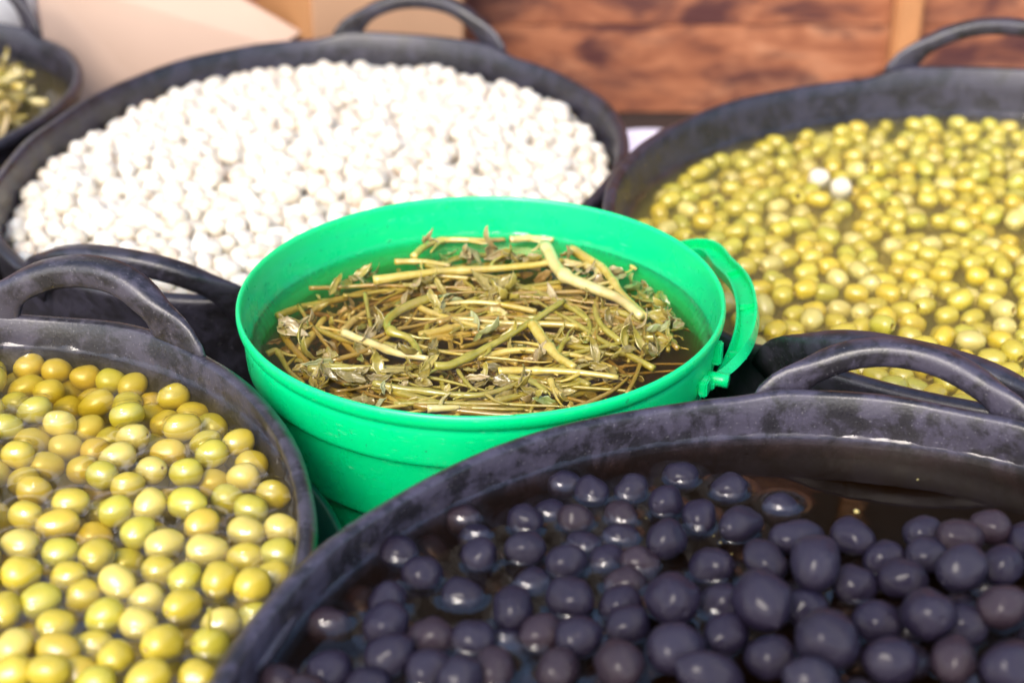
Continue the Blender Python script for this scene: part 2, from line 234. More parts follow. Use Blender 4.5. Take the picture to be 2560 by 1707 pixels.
# ------------------------------------------------------------------ materials
class NT:
    def __init__(s, name):
        s.m = bpy.data.materials.new(name); s.m.use_nodes = True; s.t = s.m.node_tree
        s.b = s.t.nodes["Principled BSDF"]; s.out = s.t.nodes["Material Output"]
        s.co = s.n("ShaderNodeTexCoord").outputs["Object"]
    def n(s, kind, **k):
        x = s.t.nodes.new(kind)
        for a, b in k.items(): setattr(x, a, b)
        return x
    def l(s, a, b): s.t.links.new(a, b)
    def noise(s, scale, detail=4, rough=.55, dist=0, co=None, map_=None):
        x = s.n("ShaderNodeTexNoise"); x.inputs["Scale"].default_value = scale
        x.inputs["Detail"].default_value = detail; x.inputs["Roughness"].default_value = rough; x.inputs["Distortion"].default_value = dist
        c = co or s.co
        if map_:
            mp = s.n("ShaderNodeMapping"); mp.inputs["Scale"].default_value = map_; s.l(c, mp.inputs[0]); c = mp.outputs[0]
        s.l(c, x.inputs["Vector"]); return x.outputs[0]
    def ramp(s, fac, stops, interp='LINEAR'):
        r = s.n("ShaderNodeValToRGB"); r.color_ramp.interpolation = interp
        e = r.color_ramp.elements
        while len(e) < len(stops): e.new(.5)
        for i, (p, c) in enumerate(stops):
            e[i].position = p; e[i].color = (*c, 1) if isinstance(c, tuple) else (c, c, c, 1)
        s.l(fac, r.inputs[0]); return r.outputs[0]
    def mix(s, fac, a, b, mode='MIX'):
        x = s.n("ShaderNodeMix", data_type='RGBA', blend_type=mode)
        for sock, val in ((x.inputs[0], fac), (x.inputs[6], a), (x.inputs[7], b)):
            if isinstance(val, (int, float)): sock.default_value = val
            elif isinstance(val, tuple): sock.default_value = (*val, 1)
            else: s.l(val, sock)
        return x.outputs[2]
    def mul(s, a, k, op='MULTIPLY'):
        x = s.n("ShaderNodeMath", operation=op)
        for i, val in enumerate((a, k)):
            if isinstance(val, (int, float)): x.inputs[i].default_value = val
            else: s.l(val, x.inputs[i])
        return x.outputs[0]
    def bump(s, h, strength=.3, dist=.001):
        x = s.n("ShaderNodeBump"); x.inputs["Strength"].default_value = strength; x.inputs["Distance"].default_value = dist
        s.l(h, x.inputs["Height"]); s.l(x.outputs[0], s.b.inputs["Normal"]); return x
    def set(s, **k):
        for a, v in k.items():
            i = s.b.inputs[a.replace('_', ' ')]
            if isinstance(v, (int, float)): i.default_value = v
            elif isinstance(v, tuple): i.default_value = (*v, 1) if len(v) == 3 and i.type == 'RGBA' else v
            else: s.l(v, i)
        return s

def rubber(name, dusty, seed=0., rim=False):
    s = NT(name)
    mp = s.n("ShaderNodeMapping"); mp.inputs["Location"].default_value = (seed, seed * 2, 0); s.l(s.co, mp.inputs[0])
    c = mp.outputs[0]
    big = s.noise(42, 12, .70, .3, co=c); fine = s.noise(420, 3, .6, co=c); mid = s.noise(90, 5, .6, co=c)
    k = s.ramp(big, [(.45, 0.05), (.545, 1.)])
    sp = s.ramp(mid, [(.5, 0.), (.75, 1.)])
    kk = s.mix(.35, k, sp)
    cl = s.mix(kk, (.012, .0105, .013), dusty)
    drip = s.ramp(s.noise(60, 4, .6, .3, co=c, map_=(1, 1, .16)), [(.56, 0.), (.70, 1.)])
    cl = s.mix(s.mul(drip, .45), cl, (.010, .009, .010))
    fl = s.ramp(s.noise(700, 2, .5, co=c), [(.66, 0.), (.74, 1.)])
    cl = s.mix(s.mul(fl, .35), cl, (.25, .24, .25))
    s.set(Base_Color=cl, Roughness=s.ramp(big, [(.35, .26), (.65, .50)]), Specular_IOR_Level=.6)
    s.bump(s.mix(.5, fine, mid), .35, .0012)
    return s.m
M_RUB = {
    'left': rubber("worn_rubber_grey", (.060, .053, .075), 1.3),
    'black': rubber("worn_rubber_dusty", (.062, .054, .084), 4.1),
    'white': rubber("worn_rubber_far", (.036, .032, .050), 7.7),
    'right': rubber("worn_rubber_right", (.038, .034, .054), 9.2),
    'six': rubber("worn_rubber_corner", (.036, .032, .046), 11.9)}

def plastic_green():
    s = NT("green_plastic")
    f = s.noise(60, 3)
    sc_ = s.ramp(s.noise(38, 7, .75, 1.2, map_=(1, 1, 3.2)), [(.60, 0.), (.74, 1.)])
    c = s.mix(s.mul(sc_, .05), (.0, .60, .19), (.35, .80, .52))
    s.set(Base_Color=c, Roughness=s.ramp(f, [(.3, .24), (.7, .36)]), Specular_IOR_Level=.5)
    s.b.inputs["Subsurface Weight"].default_value = .25
    s.b.inputs["Subsurface Radius"].default_value = (.002, .012, .006)
    s.b.inputs["Subsurface Scale"].default_value = 1.0
    sp_ = s.ramp(s.noise(260, 2, .5), [(.70, 0.), (.735, 1.)])
    ln = s.ramp(s.noise(50, 6, .7, 2.5, map_=(1, 1, 6)), [(.62, 0.), (.66, 1.)])
    c = s.mix(s.mul(sp_, .5), c, (.02, .16, .07)); c = s.mix(s.mul(ln, .22), c, (.30, .74, .50))
    s.set(Base_Color=c)
    s.bump(s.noise(25, 2), .05, .004)
    return s.m
M_GREEN = plastic_green()

def fruit(name, island, dark=False, kind='green'):
    s = NT(name)
    if island:
        g = s.n("ShaderNodeNewGeometry").outputs["Random Per Island"]
        if kind == 'green':
            base = s.ramp(g, [(0, (.42, .33, .02)), (.35, (.47, .37, .03)), (.6, (.41, .36, .03)), (.85, (.54, .44, .12)), (1, (.48, .33, .015))])
        elif kind == 'black':
            base = s.ramp(g, [(0, (.008, .006, .010)), (.6, (.013, .010, .017)), (1, (.026, .016, .018))])
        elif kind == 'garlic':
            base = s.ramp(g, [(0, (.66, .60, .49)), (.7, (.69, .64, .56)), (1, (.66, .56, .43))])
    else:
        base = s.n("ShaderNodeObjectInfo").outputs["Color"]
    if kind == 'garlic':
        n1 = s.ramp(s.noise(90, 4), [(.5, 0.), (.8, 1.)])
        c = s.mix(s.mul(n1, .45), base, (.72, .56, .38))
        s.set(Base_Color=c, Roughness=.35, Subsurface_Weight=.6)
        s.b.inputs["Subsurface Radius"].default_value = (.009, .007, .005); s.b.inputs["Subsurface Scale"].default_value = 1.0
        s.bump(s.noise(160, 3), .25, .001)
        return s.m
    n1 = s.noise(70, 4, .6); n2 = s.noise(520, 2, .5)
    at = s.n("ShaderNodeAttribute", attribute_name="scar")
    if kind == 'black':
        c = s.mix(s.ramp(n1, [(.45, 0.), (.75, .6)]), base, (.026, .014, .022))
        s.set(Base_Color=c, Roughness=s.ramp(n1, [(.3, .30), (.7, .46)]), Specular_IOR_Level=.32)
        s.b.inputs["Coat Weight"].default_value = .22; s.b.inputs["Coat Roughness"].default_value = .10
        s.bump(s.mix(.25, s.noise(95, 6, .66, .5), n2), .45, .0024)
    else:
        c = s.mix(s.ramp(n1, [(.35, 0.), (.75, .55)]), base, (.50, .42, .08))
        c = s.mix(s.ramp(n2, [(.60, 0.), (.72, .35)]), c, (.66, .60, .26))
        c = s.mix(s.mul(s.ramp(s.noise(75, 3, .5, .6), [(.66, 0.), (.72, 1.)]), .5), c, (.24, .15, .04))
        c = s.mix(at.outputs["Fac"], c, (.22, .13, .05))
        s.set(Base_Color=c, Roughness=.24, Specular_IOR_Level=.5, Subsurface_Weight=.0)
        s.b.inputs["Subsurface Radius"].default_value = (.004, .003, .0008); s.b.inputs["Subsurface Scale"].default_value = .7
        s.b.inputs["Coat Weight"].default_value = .55; s.b.inputs["Coat Roughness"].default_value = .025
        s.bump(s.noise(110, 3), .12, .001)
    return s.m
M_OLIVE = fruit("green_olive_skin", False); M_OLIVE_I = fruit("green_olive_skin_mass", True)
M_BLACK = fruit("black_olive_skin", False, kind='black'); M_BLACK_I = fruit("black_olive_skin_mass", True, kind='black')
M_GARLIC = fruit("garlic_skin", False, kind='garlic'); M_GARLIC_I = fruit("garlic_skin_mass", True, kind='garlic')

def brine(name, ab, ad, scat, sd_, cloud=0.):
    s = NT(name); t = s.t
    t.nodes.remove(s.b)
    # Schlick's law on the angle to the surface, the same from above and from below
    lw = s.n("ShaderNodeLayerWeight"); lw.inputs[0].default_value = .5
    fr = s.mul(s.mul(s.mul(lw.outputs["Facing"], 5, 'POWER'), .964), .036, 'ADD')
    tr = s.n("ShaderNodeBsdfTransparent"); gl = s.n("ShaderNodeBsdfGlossy"); gl.inputs["Roughness"].default_value = .012
    bp = s.n("ShaderNodeBump"); bp.inputs["Strength"].default_value = .10; bp.inputs["Distance"].default_value = .002
    s.l(s.noise(28, 2), bp.inputs["Height"]); s.l(bp.outputs[0], gl.inputs["Normal"])
    mx = s.n("ShaderNodeMixShader"); s.l(fr, mx.inputs[0]); s.l(tr.outputs[0], mx.inputs[1]); s.l(gl.outputs[0], mx.inputs[2])
    s.l(mx.outputs[0], s.out.inputs["Surface"])
    va = s.n("ShaderNodeVolumeAbsorption"); va.inputs["Color"].default_value = (*ab, 1); va.inputs["Density"].default_value = ad
    vs_ = s.n("ShaderNodeVolumeScatter"); vs_.inputs["Color"].default_value = (*scat, 1); vs_.inputs["Density"].default_value = sd_
    ad_ = s.n("ShaderNodeAddShader"); s.l(va.outputs[0], ad_.inputs[0]); s.l(vs_.outputs[0], ad_.inputs[1])
    s.l(ad_.outputs[0], s.out.inputs["Volume"])
    return s.m
M_BRINE = {
    'left': brine("olive_brine", (.86, .76, .10), 42, (.92, .76, .24), 3.5),
    'black': brine("dark_brine", (.42, .22, .03), 110, (.66, .36, .09), 2.2),
    'right': brine("cloudy_brine", (.90, .80, .14), 26, (.94, .80, .28), 15.0),
    'white': brine("garlic_brine", (.93, .82, .62), 45, (.92, .82, .66), 16.0),
    'six': brine("corner_brine", (.88, .78, .34), 30, (.9, .76, .40), 5.0),
    'herb': brine("herb_brine", (.80, .60, .12), 48, (.84, .60, .26), 3.0)}

def plain(name, c, rough=.5, var=.15, scale=30, bump=.1, c2=None):
    s = NT(name)
    n = s.noise(scale, 5)
    c2 = c2 or tuple(x * (1 - var) for x in c)
    s.set(Base_Color=s.mix(s.ramp(n, [(.3, 0.), (.7, 1.)]), c, c2), Roughness=rough)
    s.bump(s.noise(scale * 6, 3), bump, .001)
    return s.m
def herb_mat(name, c, c2, rough=.22, bump=.35, sss=.15):
    s = NT(name)
    n = s.noise(120, 4, .6); n2 = s.noise(600, 2, .5)
    cc = s.mix(s.ramp(n, [(.35, 0.), (.7, 1.)]), c, c2)
    cc = s.mix(s.mul(s.ramp(s.noise(28, 4, .6, .4), [(.50, 0.), (.66, 1.)]), .55), cc, (.30, .20, .05))
    s.set(Base_Color=cc, Roughness=rough, Specular_IOR_Level=.6, Subsurface_Weight=sss)
    s.b.inputs["Subsurface Radius"].default_value = (.004, .003, .001); s.b.inputs["Subsurface Scale"].default_value = .5
    s.b.inputs["Coat Weight"].default_value = .6; s.b.inputs["Coat Roughness"].default_value = .05
    s.bump(s.mix(.5, n, n2), bump, .0012)
    return s.m
M_STEM = [herb_mat("stem_pale", (.62, .51, .22), (.55, .45, .13)), herb_mat("stem_yellow", (.46, .34, .04), (.56, .44, .12)),
          herb_mat("stem_green", (.27, .23, .02), (.40, .33, .05)), herb_mat("stem_amber", (.34, .21, .02), (.28, .18, .03))]
M_LEAF = [herb_mat("leaf_grey_green", (.28, .29, .11), (.40, .40, .18), .2, .7), herb_mat("leaf_olive", (.20, .15, .025), (.33, .26, .06), .2, .8),
          herb_mat("leaf_yellow", (.29, .23, .03), (.40, .32, .08), .2, .6), herb_mat("leaf_dark", (.13, .10, .02), (.26, .20, .05), .18, .9),
          herb_mat("leaf_withered", (.28, .20, .08), (.42, .33, .15), .25, .8), herb_mat("leaf_fresh", (.16, .24, .06), (.28, .32, .10), .25, .6)]

# ------------------------------------------------------------------ the setting
bm = bmesh.new(); bmesh.ops.create_grid(bm, x_segments=1, y_segments=1, size=60)
g = link("ground", bm, plain("paving", (.30, .28, .26), .8, .3, 3)); g.location = (0, 0, -1.05); tag(g, kind='structure')

table = thing("stall_table", (0, .95, FLOOR), "dark stall table top seen as black gaps between the tubs", "table")
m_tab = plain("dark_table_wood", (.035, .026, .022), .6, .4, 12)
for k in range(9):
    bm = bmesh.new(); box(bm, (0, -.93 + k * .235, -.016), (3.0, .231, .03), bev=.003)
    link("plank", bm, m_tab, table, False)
for x in (-1.4, 1.4):
    for y in (-.95, .95):
        bm = bmesh.new(); box(bm, (x, y, -.41), (.07, .07, .75)); link("leg", bm, m_tab, table, False)

def wood(name, seed):
    s = NT(name)
    mp = s.n("ShaderNodeMapping"); mp.inputs["Location"].default_value = (seed, 0, seed * 1.7); mp.inputs["Scale"].default_value = (3.2, 1, 9); s.l(s.co, mp.inputs[0])
    gr = s.noise(2.3, 8, .62, .9, co=mp.outputs[0])
    c = s.ramp(gr, [(.28, (.13, .045, .03)), (.44, (.28, .10, .05)), (.56, (.40, .16, .08)), (.75, (.54, .28, .16))])
    mp2 = s.n("ShaderNodeMapping"); mp2.inputs["Location"].default_value = (seed * 3, 0, seed); mp2.inputs["Scale"].default_value = (5, 1, 12); s.l(s.co, mp2.inputs[0])
    kn = s.ramp(s.noise(1.7, 5, .6, .4, co=mp2.outputs[0]), [(.45, 0.), (.60, 1.)])
    c = s.mix(s.mul(kn, .85), c, (.045, .015, .022))
    s.set(Base_Color=c, Roughness=.42); s.bump(gr, .4, .003)
    return s.m
M_WOOD = [wood("stained_plank_a", 1.1), wood("stained_plank_b", 5.3), wood("stained_plank_c", 8.8)]
M_SHADED = plain("shaded_plank", (.030, .020, .016), .5, .5, 8)      # roof shade on the upper boards, put into their colour
wall = thing("wooden_wall", (0, 1.88, FLOOR), "reddish brown plank wall behind the tubs, lit orange with dark knots", "wall")
ROWS = (.105, .125, .105, .125, .105, .125, .150, .085, .085, .125, .105)
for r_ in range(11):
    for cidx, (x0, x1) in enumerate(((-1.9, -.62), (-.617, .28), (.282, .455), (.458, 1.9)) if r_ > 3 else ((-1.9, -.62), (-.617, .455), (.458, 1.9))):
        if r_ in (7, 8):                     # gap added so that a pale band reflects in the left brine
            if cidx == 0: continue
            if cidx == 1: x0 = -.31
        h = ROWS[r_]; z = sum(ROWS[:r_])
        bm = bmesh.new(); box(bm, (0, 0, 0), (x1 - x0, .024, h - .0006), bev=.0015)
        p = link("plank", bm, M_SHADED if r_ > 3 and (cidx < 2 or r_ > 8) else M_WOOD[(r_ * 2 + cidx * 5) % 3], wall, False); p.location = ((x0 + x1) / 2, rnd.uniform(0, .004), z + h / 2)  # shade colour above, except at right where wood brown reflects in the brine
bm = bmesh.new(); box(bm, (.442, -.025, .57), (.030, .03, 1.14), bev=.004)
s_ = plain("pale_batten", (.55, .25, .10), .5, .3, 14); link("batten", bm, s_, wall, False)

# white sheet added out of view behind the gap, brightens the brine's reflection
v = []; f = []
for i in range(41):
    for j in range(9):
        x = -1.7 + i * .085; z = .30 + j * .11
        v.append((x, 2.34 + .02 * math.sin(x * 9) + .008 * math.sin(x * 23 + 1) - .02 * j / 8, z))
for i in range(40):
    for j in range(8): f.append((i * 9 + j, i * 9 + 9 + j, i * 9 + 10 + j, i * 9 + 1 + j))
bm = bmesh.new(); bm.from_mesh(mesh("reflector", v, f)); bmesh.ops.solidify(bm, geom=bm.faces[:], thickness=.002)
o = link("reflector", bm, plain("white_reflector", (.80, .79, .80), .8, .04, 20)); tag(o, "added white sheet behind the wall, unseen, reflected as a pale band on the brine", "reflector")
# kraft card and cardboard box
m_card = plain("pink_card", (.47, .33, .25), .75, .06, 9); m_box = plain("orange_cardboard", (.44, .21, .08), .7, .12, 12); m_box2 = plain("light_cardboard", (.52, .30, .17), .7, .1, 12)
pts = [(-.47, 1.665, -.25), (-.489, 1.71, -.048), (-.327, 1.71, -.044), (-.274, 1.70, -.073), (-.217, 1.69, -.104), (-.239, 1.68, -.116), (-.30, 1.667, -.25)]
v = [Vector(p) for p in pts] + [Vector(p) + Vector((0, .005, 0)) for p in pts]; n = len(pts)
fs = [tuple(range(n)), tuple(range(2 * n - 1, n - 1, -1))] + [(i, i + n, (i + 1) % n + n, (i + 1) % n) for i in range(n)]
o = link("card_sheet", fixn(mesh("card_sheet", v, fs)), m_card, None, False)
tag(o, "pale pink cardboard sheet with a slanted corner standing behind the garlic tub", "cardboard sheet")
cb = thing("cardboard_box", (-.16, 1.775, FLOOR), "orange brown cardboard box behind the handle of the garlic tub", "box")
rz = Matrix.Rotation(R(30), 4, 'Z') @ Matrix.Diagonal((.85, .85, 1, 1))
for nm, c, s3, mm in (("front_panel", (-.005, -.085, .17), (.20, .005, .34), m_box2), ("side_panel", (-.105, 0, .17), (.005, .165, .34), m_box),
                      ("side_panel", (.098, 0, .17), (.005, .165, .34), m_box), ("back_panel", (-.005, .085, .17), (.20, .005, .34), m_box)):
    bm = bmesh.new(); box(bm, rz @ Vector(c), s3, rz); link(nm, bm, mm, cb, False)
bm = bmesh.new(); fr_ = rz @ Matrix.Translation((-.005, -.12, .345)) @ Matrix.Rotation(R(-28), 4, 'X'); box(bm, fr_.translation, (.2, .09, .004), fr_.to_3x3().to_4x4()); link("flap", bm, m_box2, cb, False)

m_white = plain("white_plastic", (.62, .57, .68), .35, .05, 20)
v, f = lathe([(0, 0), (.075, 0), (.098, .085), (.104, .086), (.105, .092), (.100, .095), (.094, .088), (.072, .006), (0, .006)], 64)
o = link("plastic_bowl", fixn(mesh("plastic_bowl", v, f)), m_white); o.location = (.140, 1.60, FLOOR)
o.scale = (.60, .60, .66)
tag(o, "pale lavender white plastic bowl on the table between the two far tubs", "bowl")
bm = bmesh.new(); box(bm, (0, 0, .20), (.16, .12, .40), bev=.012)
o = link("foam_crate", bm, plain("white_foam", (.85, .85, .86), .6, .03, 60)); o.location = (-.585, 1.80, FLOOR)
tag(o, "white foam crate glimpsed through the handle at the top left corner", "crate")

# ------------------------------------------------------------------ rubber tubs
def rad(s, t):
    r = s[0]; k = 1
    for i in range(1, len(s), 2):
        r += s[i] * math.cos(k * t) + s[i + 1] * math.sin(k * t); k += 1
    return r
def tub_r(T, t, z):
    """inner wall radius at height z"""
    rr = rad(T['rim'], t) - T['th']
    rl = T['liq'] or (rr - .14 * (T['zr'] - T['zl']))
    k = (T['zr'] - z) / (T['zr'] - T['zl'])
    if k <= 1: return rr + (rl - rr) * max(k, 0)
    d = T['zl'] - z
    return rl - d * .17
def smooth01(x): x = min(max(x, 0), 1); return x * x * (3 - 2 * x)
def build_tub(key, label, hh, leans, bump=.006, arm=.0085, seat=.0105, flare=.75):
    T = TUB[key]; T['th'] = .007; c = T['c']; root = thing("rubber_tub", (c[0], c[1], FLOOR), label, "tub", "black rubber tubs")
    N = 200; v = []; f = []; prof_n = None
    def wob(t, s_): return noise.noise(Vector((math.cos(t) * 4 + s_, math.sin(t) * 4, s_ * 3.1)))
    zr = T['zr']
    def rimz(t):
        z = zr + .0022 * wob(t, 3.7 + c[0])
        for hc, hw in T['handles']:
            d = abs((t - hc + math.pi) % (2 * math.pi) - math.pi)
            z += bump * smooth01((hw * 1.45 - d) / (hw * .5))
        return z
    T['rimz'] = rimz
    for i in range(N):
        t = 2 * math.pi * i / N
        th = T['th']; zt = rimz(t); ct, st = math.cos(t), math.sin(t)
        ri = tub_r(T, t, zr); lip = .0018 + .0006 * wob(t, 9.1)
        P = []
        zz = [FLOOR + .001, FLOOR + .08, -.19, -.15, T['zl'] - .03, T['zl'], zr - .012]
        zz = sorted(set(zz))
        for z in zz: P.append((tub_r(T, t, z) + th, z))
        P += [(ri + th + lip * .9, zt - .009), (ri + th + lip * 1.2, zt - .005), (ri + th + lip, zt - .0018), (ri + th - .0012, zt - .0001), (ri + th * .5, zt + .0003), (ri + .0014, zt - .0002), (ri + .0002, zt - .0016)]
        for z in sorted(zz, reverse=True)[:-1]: P.append((tub_r(T, t, z), z))
        P.append((tub_r(T, t, FLOOR + .01), FLOOR + .012)); P.append((.02, FLOOR + .012))
        prof_n = len(P)
        for r_, z in P: v.append((r_ * ct, r_ * st, z - FLOOR))
    for i in range(N):
        j = (i + 1) % N
        for k in range(prof_n - 1): f.append((i * prof_n + k, j * prof_n + k, j * prof_n + k + 1, i * prof_n + k + 1))
    f.append([i * prof_n + prof_n - 1 for i in range(N)]); f.append([i * prof_n for i in range(N)][::-1])
    link("wall", fixn(mesh("wall", v, f)), M_RUB[key], root)
    for hi, (hc, hw) in enumerate(T['handles']):
        path = []; nseg = 34
        for i in range(nseg + 1):
            u = i / nseg * 2 - 1
            uu = u * (1 - .06 * (1 - u * u))
            t = hc + hw * 1.10 * uu
            s = max(1 - abs(u) ** 2.3, 0)
            h = hh[hi] * s ** .72
            ro = tub_r(T, t, zr) + seat + leans[hi] * s
            path.append(Vector((ro * math.cos(t), ro * math.sin(t), rimz(t) - FLOOR - .016 + h * 1.08)))
        def sec(i, t, path=path):
            e = abs(t * 2 - 1)
            fl = 1 + flare * smooth01((e - .66) / .30)
            a, b = arm * .88 * fl, arm * (.92 - .60 * smooth01((e - .55) / .35))
            out = []
            for q in range(20):
                an = 2 * math.pi * q / 20
                # rounded oval with a flat seam ridge along the upper edge
                rr = 1 / max(abs(math.cos(an)) ** 3.4 + abs(math.sin(an)) ** 3.4, 1e-6) ** (1 / 3.4) * .93 + .10 * max(0, math.cos(an - .8)) ** 12 + .03 * noise.noise(path[i] * 60 + Vector((q, 0, 0)))
                out.append((b * rr * math.sin(an), a * rr * math.cos(an)))
            return out
        vv, ff = sweep(path, sec, up=lambda i, p: Vector((p.x, p.y, 0)).normalized())
        link("handle", fixn(mesh("handle", vv, ff)), M_RUB[key], root)
    return root
build_tub('left', "near left black rubber tub holding whole green olives, left of the green bucket", [.043], [.003], bump=.002, arm=.0104, seat=.0036, flare=1.3)
build_tub('black', "black rubber tub holding black olives at the near right, dusty inner wall", [.030], [.012], bump=.004)
build_tub('white', "black rubber tub heaped with white cloves behind the green bucket", [.043, .043], [.003, .010])
build_tub('right', "black rubber tub of pitted green olives at the far right", [.046, .046], [.004, .012], bump=.008)
build_tub('six', "black rubber tub of yellow herb stems cut off at the top left corner", [.05], [.004])
# a second handle on the side towards the viewer, outside the picture, for the two near tubs is left out

# dark green basin under the left tub
v, f = lathe([(.165, 0), (.2135, .190), (.2165, .1915), (.2185, .190), (.216, .186), (.1675, -.0005)], 120, True)
o = link("green_basin", fixn(mesh("green_basin", v, f)), plain("dark_green_plastic", (.004, .085, .05), .35, .1, 20)); o.location = (-.297, .683, FLOOR + .001)
tag(o, "dark green plastic basin peeping out under the near left tub", "basin")

# ------------------------------------------------------------------ brine with menisci
def liquid(name, c, zl, rfun, floor_r, mat, step, bumps, lines, label, wall_h=.0004, zfloor=FLOOR + .02, rings=(), grip=.0032):
    """rfun(theta array)->inner radius at the surface; bumps: rows (x, y, z, a, b, yaw, tilt)"""
    Rm = float(np.max(rfun(np.linspace(-np.pi, np.pi, 180)))) + .004
    n = int(2 * Rm / step) + 2
    xs = (np.arange(n) - (n - 1) / 2) * step
    X, Y = np.meshgrid(xs, xs, indexing='ij')
    r = np.hypot(X, Y); Rl = rfun(np.arctan2(Y, X))
    Z = wall_h * np.exp(-np.clip(Rl - r, 0, 1) / .0017)
    for x, y, z, a, b, yaw, tilt in bumps:
        dz = z - zl
        if abs(dz) > b * 1.02: continue
        top = dz + b
        k = math.sqrt(max(1 - (dz / b) ** 2, 0.02))
        lx, ly = x - c[0], y - c[1]
        m = a + .012
        i0, i1 = np.searchsorted(xs, [lx - m, lx + m]); j0, j1 = np.searchsorted(xs, [ly - m, ly + m])
        if i1 <= i0 or j1 <= j0: continue
        dx = X[i0:i1, j0:j1] - lx; dy = Y[i0:i1, j0:j1] - ly
        cu = (dx * math.cos(yaw) + dy * math.sin(yaw)) / (a * k); cv = (-dx * math.sin(yaw) + dy * math.cos(yaw)) / (b * k)
        q = np.sqrt(cu * cu + cv * cv); dist = np.clip(q - 1, 0, 9) * (a + b) * .5 * k
        amp = .0007 * min(1, top / .003)
        Z[i0:i1, j0:j1] = np.maximum(Z[i0:i1, j0:j1], amp * np.exp(-dist / .0014))
    for P, rr in lines:
        for p in P:
            if abs(p.z - zl) > rr * 1.3: continue
            lx, ly = p.x - c[0], p.y - c[1]; m = rr + .008
            i0, i1 = np.searchsorted(xs, [lx - m, lx + m]); j0, j1 = np.searchsorted(xs, [ly - m, ly + m])
            if i1 <= i0 or j1 <= j0: continue
            d = np.clip(np.hypot(X[i0:i1, j0:j1] - lx, Y[i0:i1, j0:j1] - ly) - rr * .8, 0, 1)
            Z[i0:i1, j0:j1] = np.maximum(Z[i0:i1, j0:j1], .0018 * np.exp(-d / .0013))
    inside = r <= Rl + grip
    cell = inside[:-1, :-1] & inside[1:, :-1] & inside[1:, 1:] & inside[:-1, 1:]
    idx = np.arange(n * n).reshape(n, n)
    q = np.stack([idx[:-1, :-1][cell], idx[1:, :-1][cell], idx[1:, 1:][cell], idx[:-1, 1:][cell]], 1)
    used = np.unique(q); remap = -np.ones(n * n, int); remap[used] = np.arange(len(used))
    V = np.stack([X.ravel()[used], Y.ravel()[used], Z.ravel()[used]], 1); q = remap[q]
    framed = np.zeros((cell.shape[0] + 2, cell.shape[1] + 2), bool); framed[1:-1, 1:-1] = cell
    I, J = np.nonzero(cell); nxt = {}
    for (di, dj), (a0, a1), (b0, b1) in (((0, -1), (0, 0), (1, 0)), ((1, 0), (1, 0), (1, 1)), ((0, 1), (1, 1), (0, 1)), ((-1, 0), (0, 1), (0, 0))):
        e = ~framed[I + 1 + di, J + 1 + dj]
        s0 = remap[idx[I[e] + a0, J[e] + a1]]; s1 = remap[idx[I[e] + b0, J[e] + b1]]
        nxt.update(zip(s0.tolist(), s1.tolist()))
    st = next(iter(nxt)); loop = [st]; k = nxt[st]
    while k != st and len(loop) < len(nxt) + 1: loop.append(k); k = nxt[k]
    V = V.tolist(); F_ = q.tolist(); L = len(loop); top = loop
    for zz, fac in list(rings) + [(zfloor, floor_r)]:
        low = []
        for i in loop:
            x, y, z = V[i]; V.append([x * fac, y * fac, zz - zl]); low.append(len(V) - 1)
        for i in range(L):
            j = (i + 1) % L
            F_.append([top[j], top[i], low[i], low[j]])
        top = low
    V.append([0, 0, zfloor - zl]); cc = len(V) - 1
    for i in range(L):
        F_.append([low[(i + 1) % L], low[i], cc])
    me = bpy.data.meshes.new(name); me.from_pydata(V, [], F_); me.update()
    o = link(name, me, mat); o.location = (c[0], c[1], zl)
    tag(o, label, "brine", kind='stuff'); return o
def rf(key):
    T = TUB[key]
    return lambda t: np.array([tub_r(T, a, T['zl']) for a in np.ravel(t)]).reshape(np.shape(t)) if np.size(t) < 5000 else np.interp(t, np.linspace(-np.pi, np.pi, 721), [tub_r(T, a, T['zl']) for a in np.linspace(-np.pi, np.pi, 721)])
def frf(key):
    T = TUB[key]; d = T['zl'] - FLOOR - .02; rl = T['liq'] or .25
    return (rl - d * .17) / rl
def skin_of_water():
    s = NT("brine_edge"); t = s.t; t.nodes.remove(s.b)
    lw = s.n("ShaderNodeLayerWeight"); lw.inputs[0].default_value = .5
    fr = s.mul(s.mul(s.mul(lw.outputs["Facing"], 5, 'POWER'), .96), .04, 'ADD')
    tr = s.n("ShaderNodeBsdfTransparent"); gl = s.n("ShaderNodeBsdfGlossy"); gl.inputs["Roughness"].default_value = .02
    mx = s.n("ShaderNodeMixShader"); s.l(fr, mx.inputs[0]); s.l(tr.outputs[0], mx.inputs[1]); s.l(gl.outputs[0], mx.inputs[2])
    s.l(mx.outputs[0], s.out.inputs["Surface"]); return s.m
M_EDGE = skin_of_water()
def edge_rows(ring, zl, h, lam, sgn, V, F_):
    """a curved strip of water climbing a wall: ring = [(x, y, nx, ny)], normals point into the water"""
    K = (-.0006, 0, .0003, .0006, .001, .0015, .0022, .0032, .0046, .0065); m = len(K); o_ = len(V); n = len(ring)
    for i, (x, y, nx, ny) in enumerate(ring):
        hh = h * (.85 + .55 * noise.noise(Vector((x * 90, y * 90, 3))) + .5 * noise.noise(Vector((x * 420, y * 420, 7))))
        for d in K: V.append((x + nx * d, y + ny * d, zl + .00025 + hh * math.exp(-max(d, 0) / lam) + (.0006 if d < 0 else 0)))
    for i in range(n):
        j = (i + 1) % n
        for k in range(m - 1): F_.append((o_ + i * m + k, o_ + j * m + k, o_ + j * m + k + 1, o_ + i * m + k + 1))
def wall_edge(key, V, F_):
    T = TUB[key]; ring = []
    for i in range(420):
        a = 2 * math.pi * i / 420; q = tub_r(T, a, T['zl'])
        ring.append((T['c'][0] + q * math.cos(a), T['c'][1] + q * math.sin(a), -math.cos(a), -math.sin(a)))
    edge_rows(ring, T['zl'], .0030, .0016, 1, V, F_)
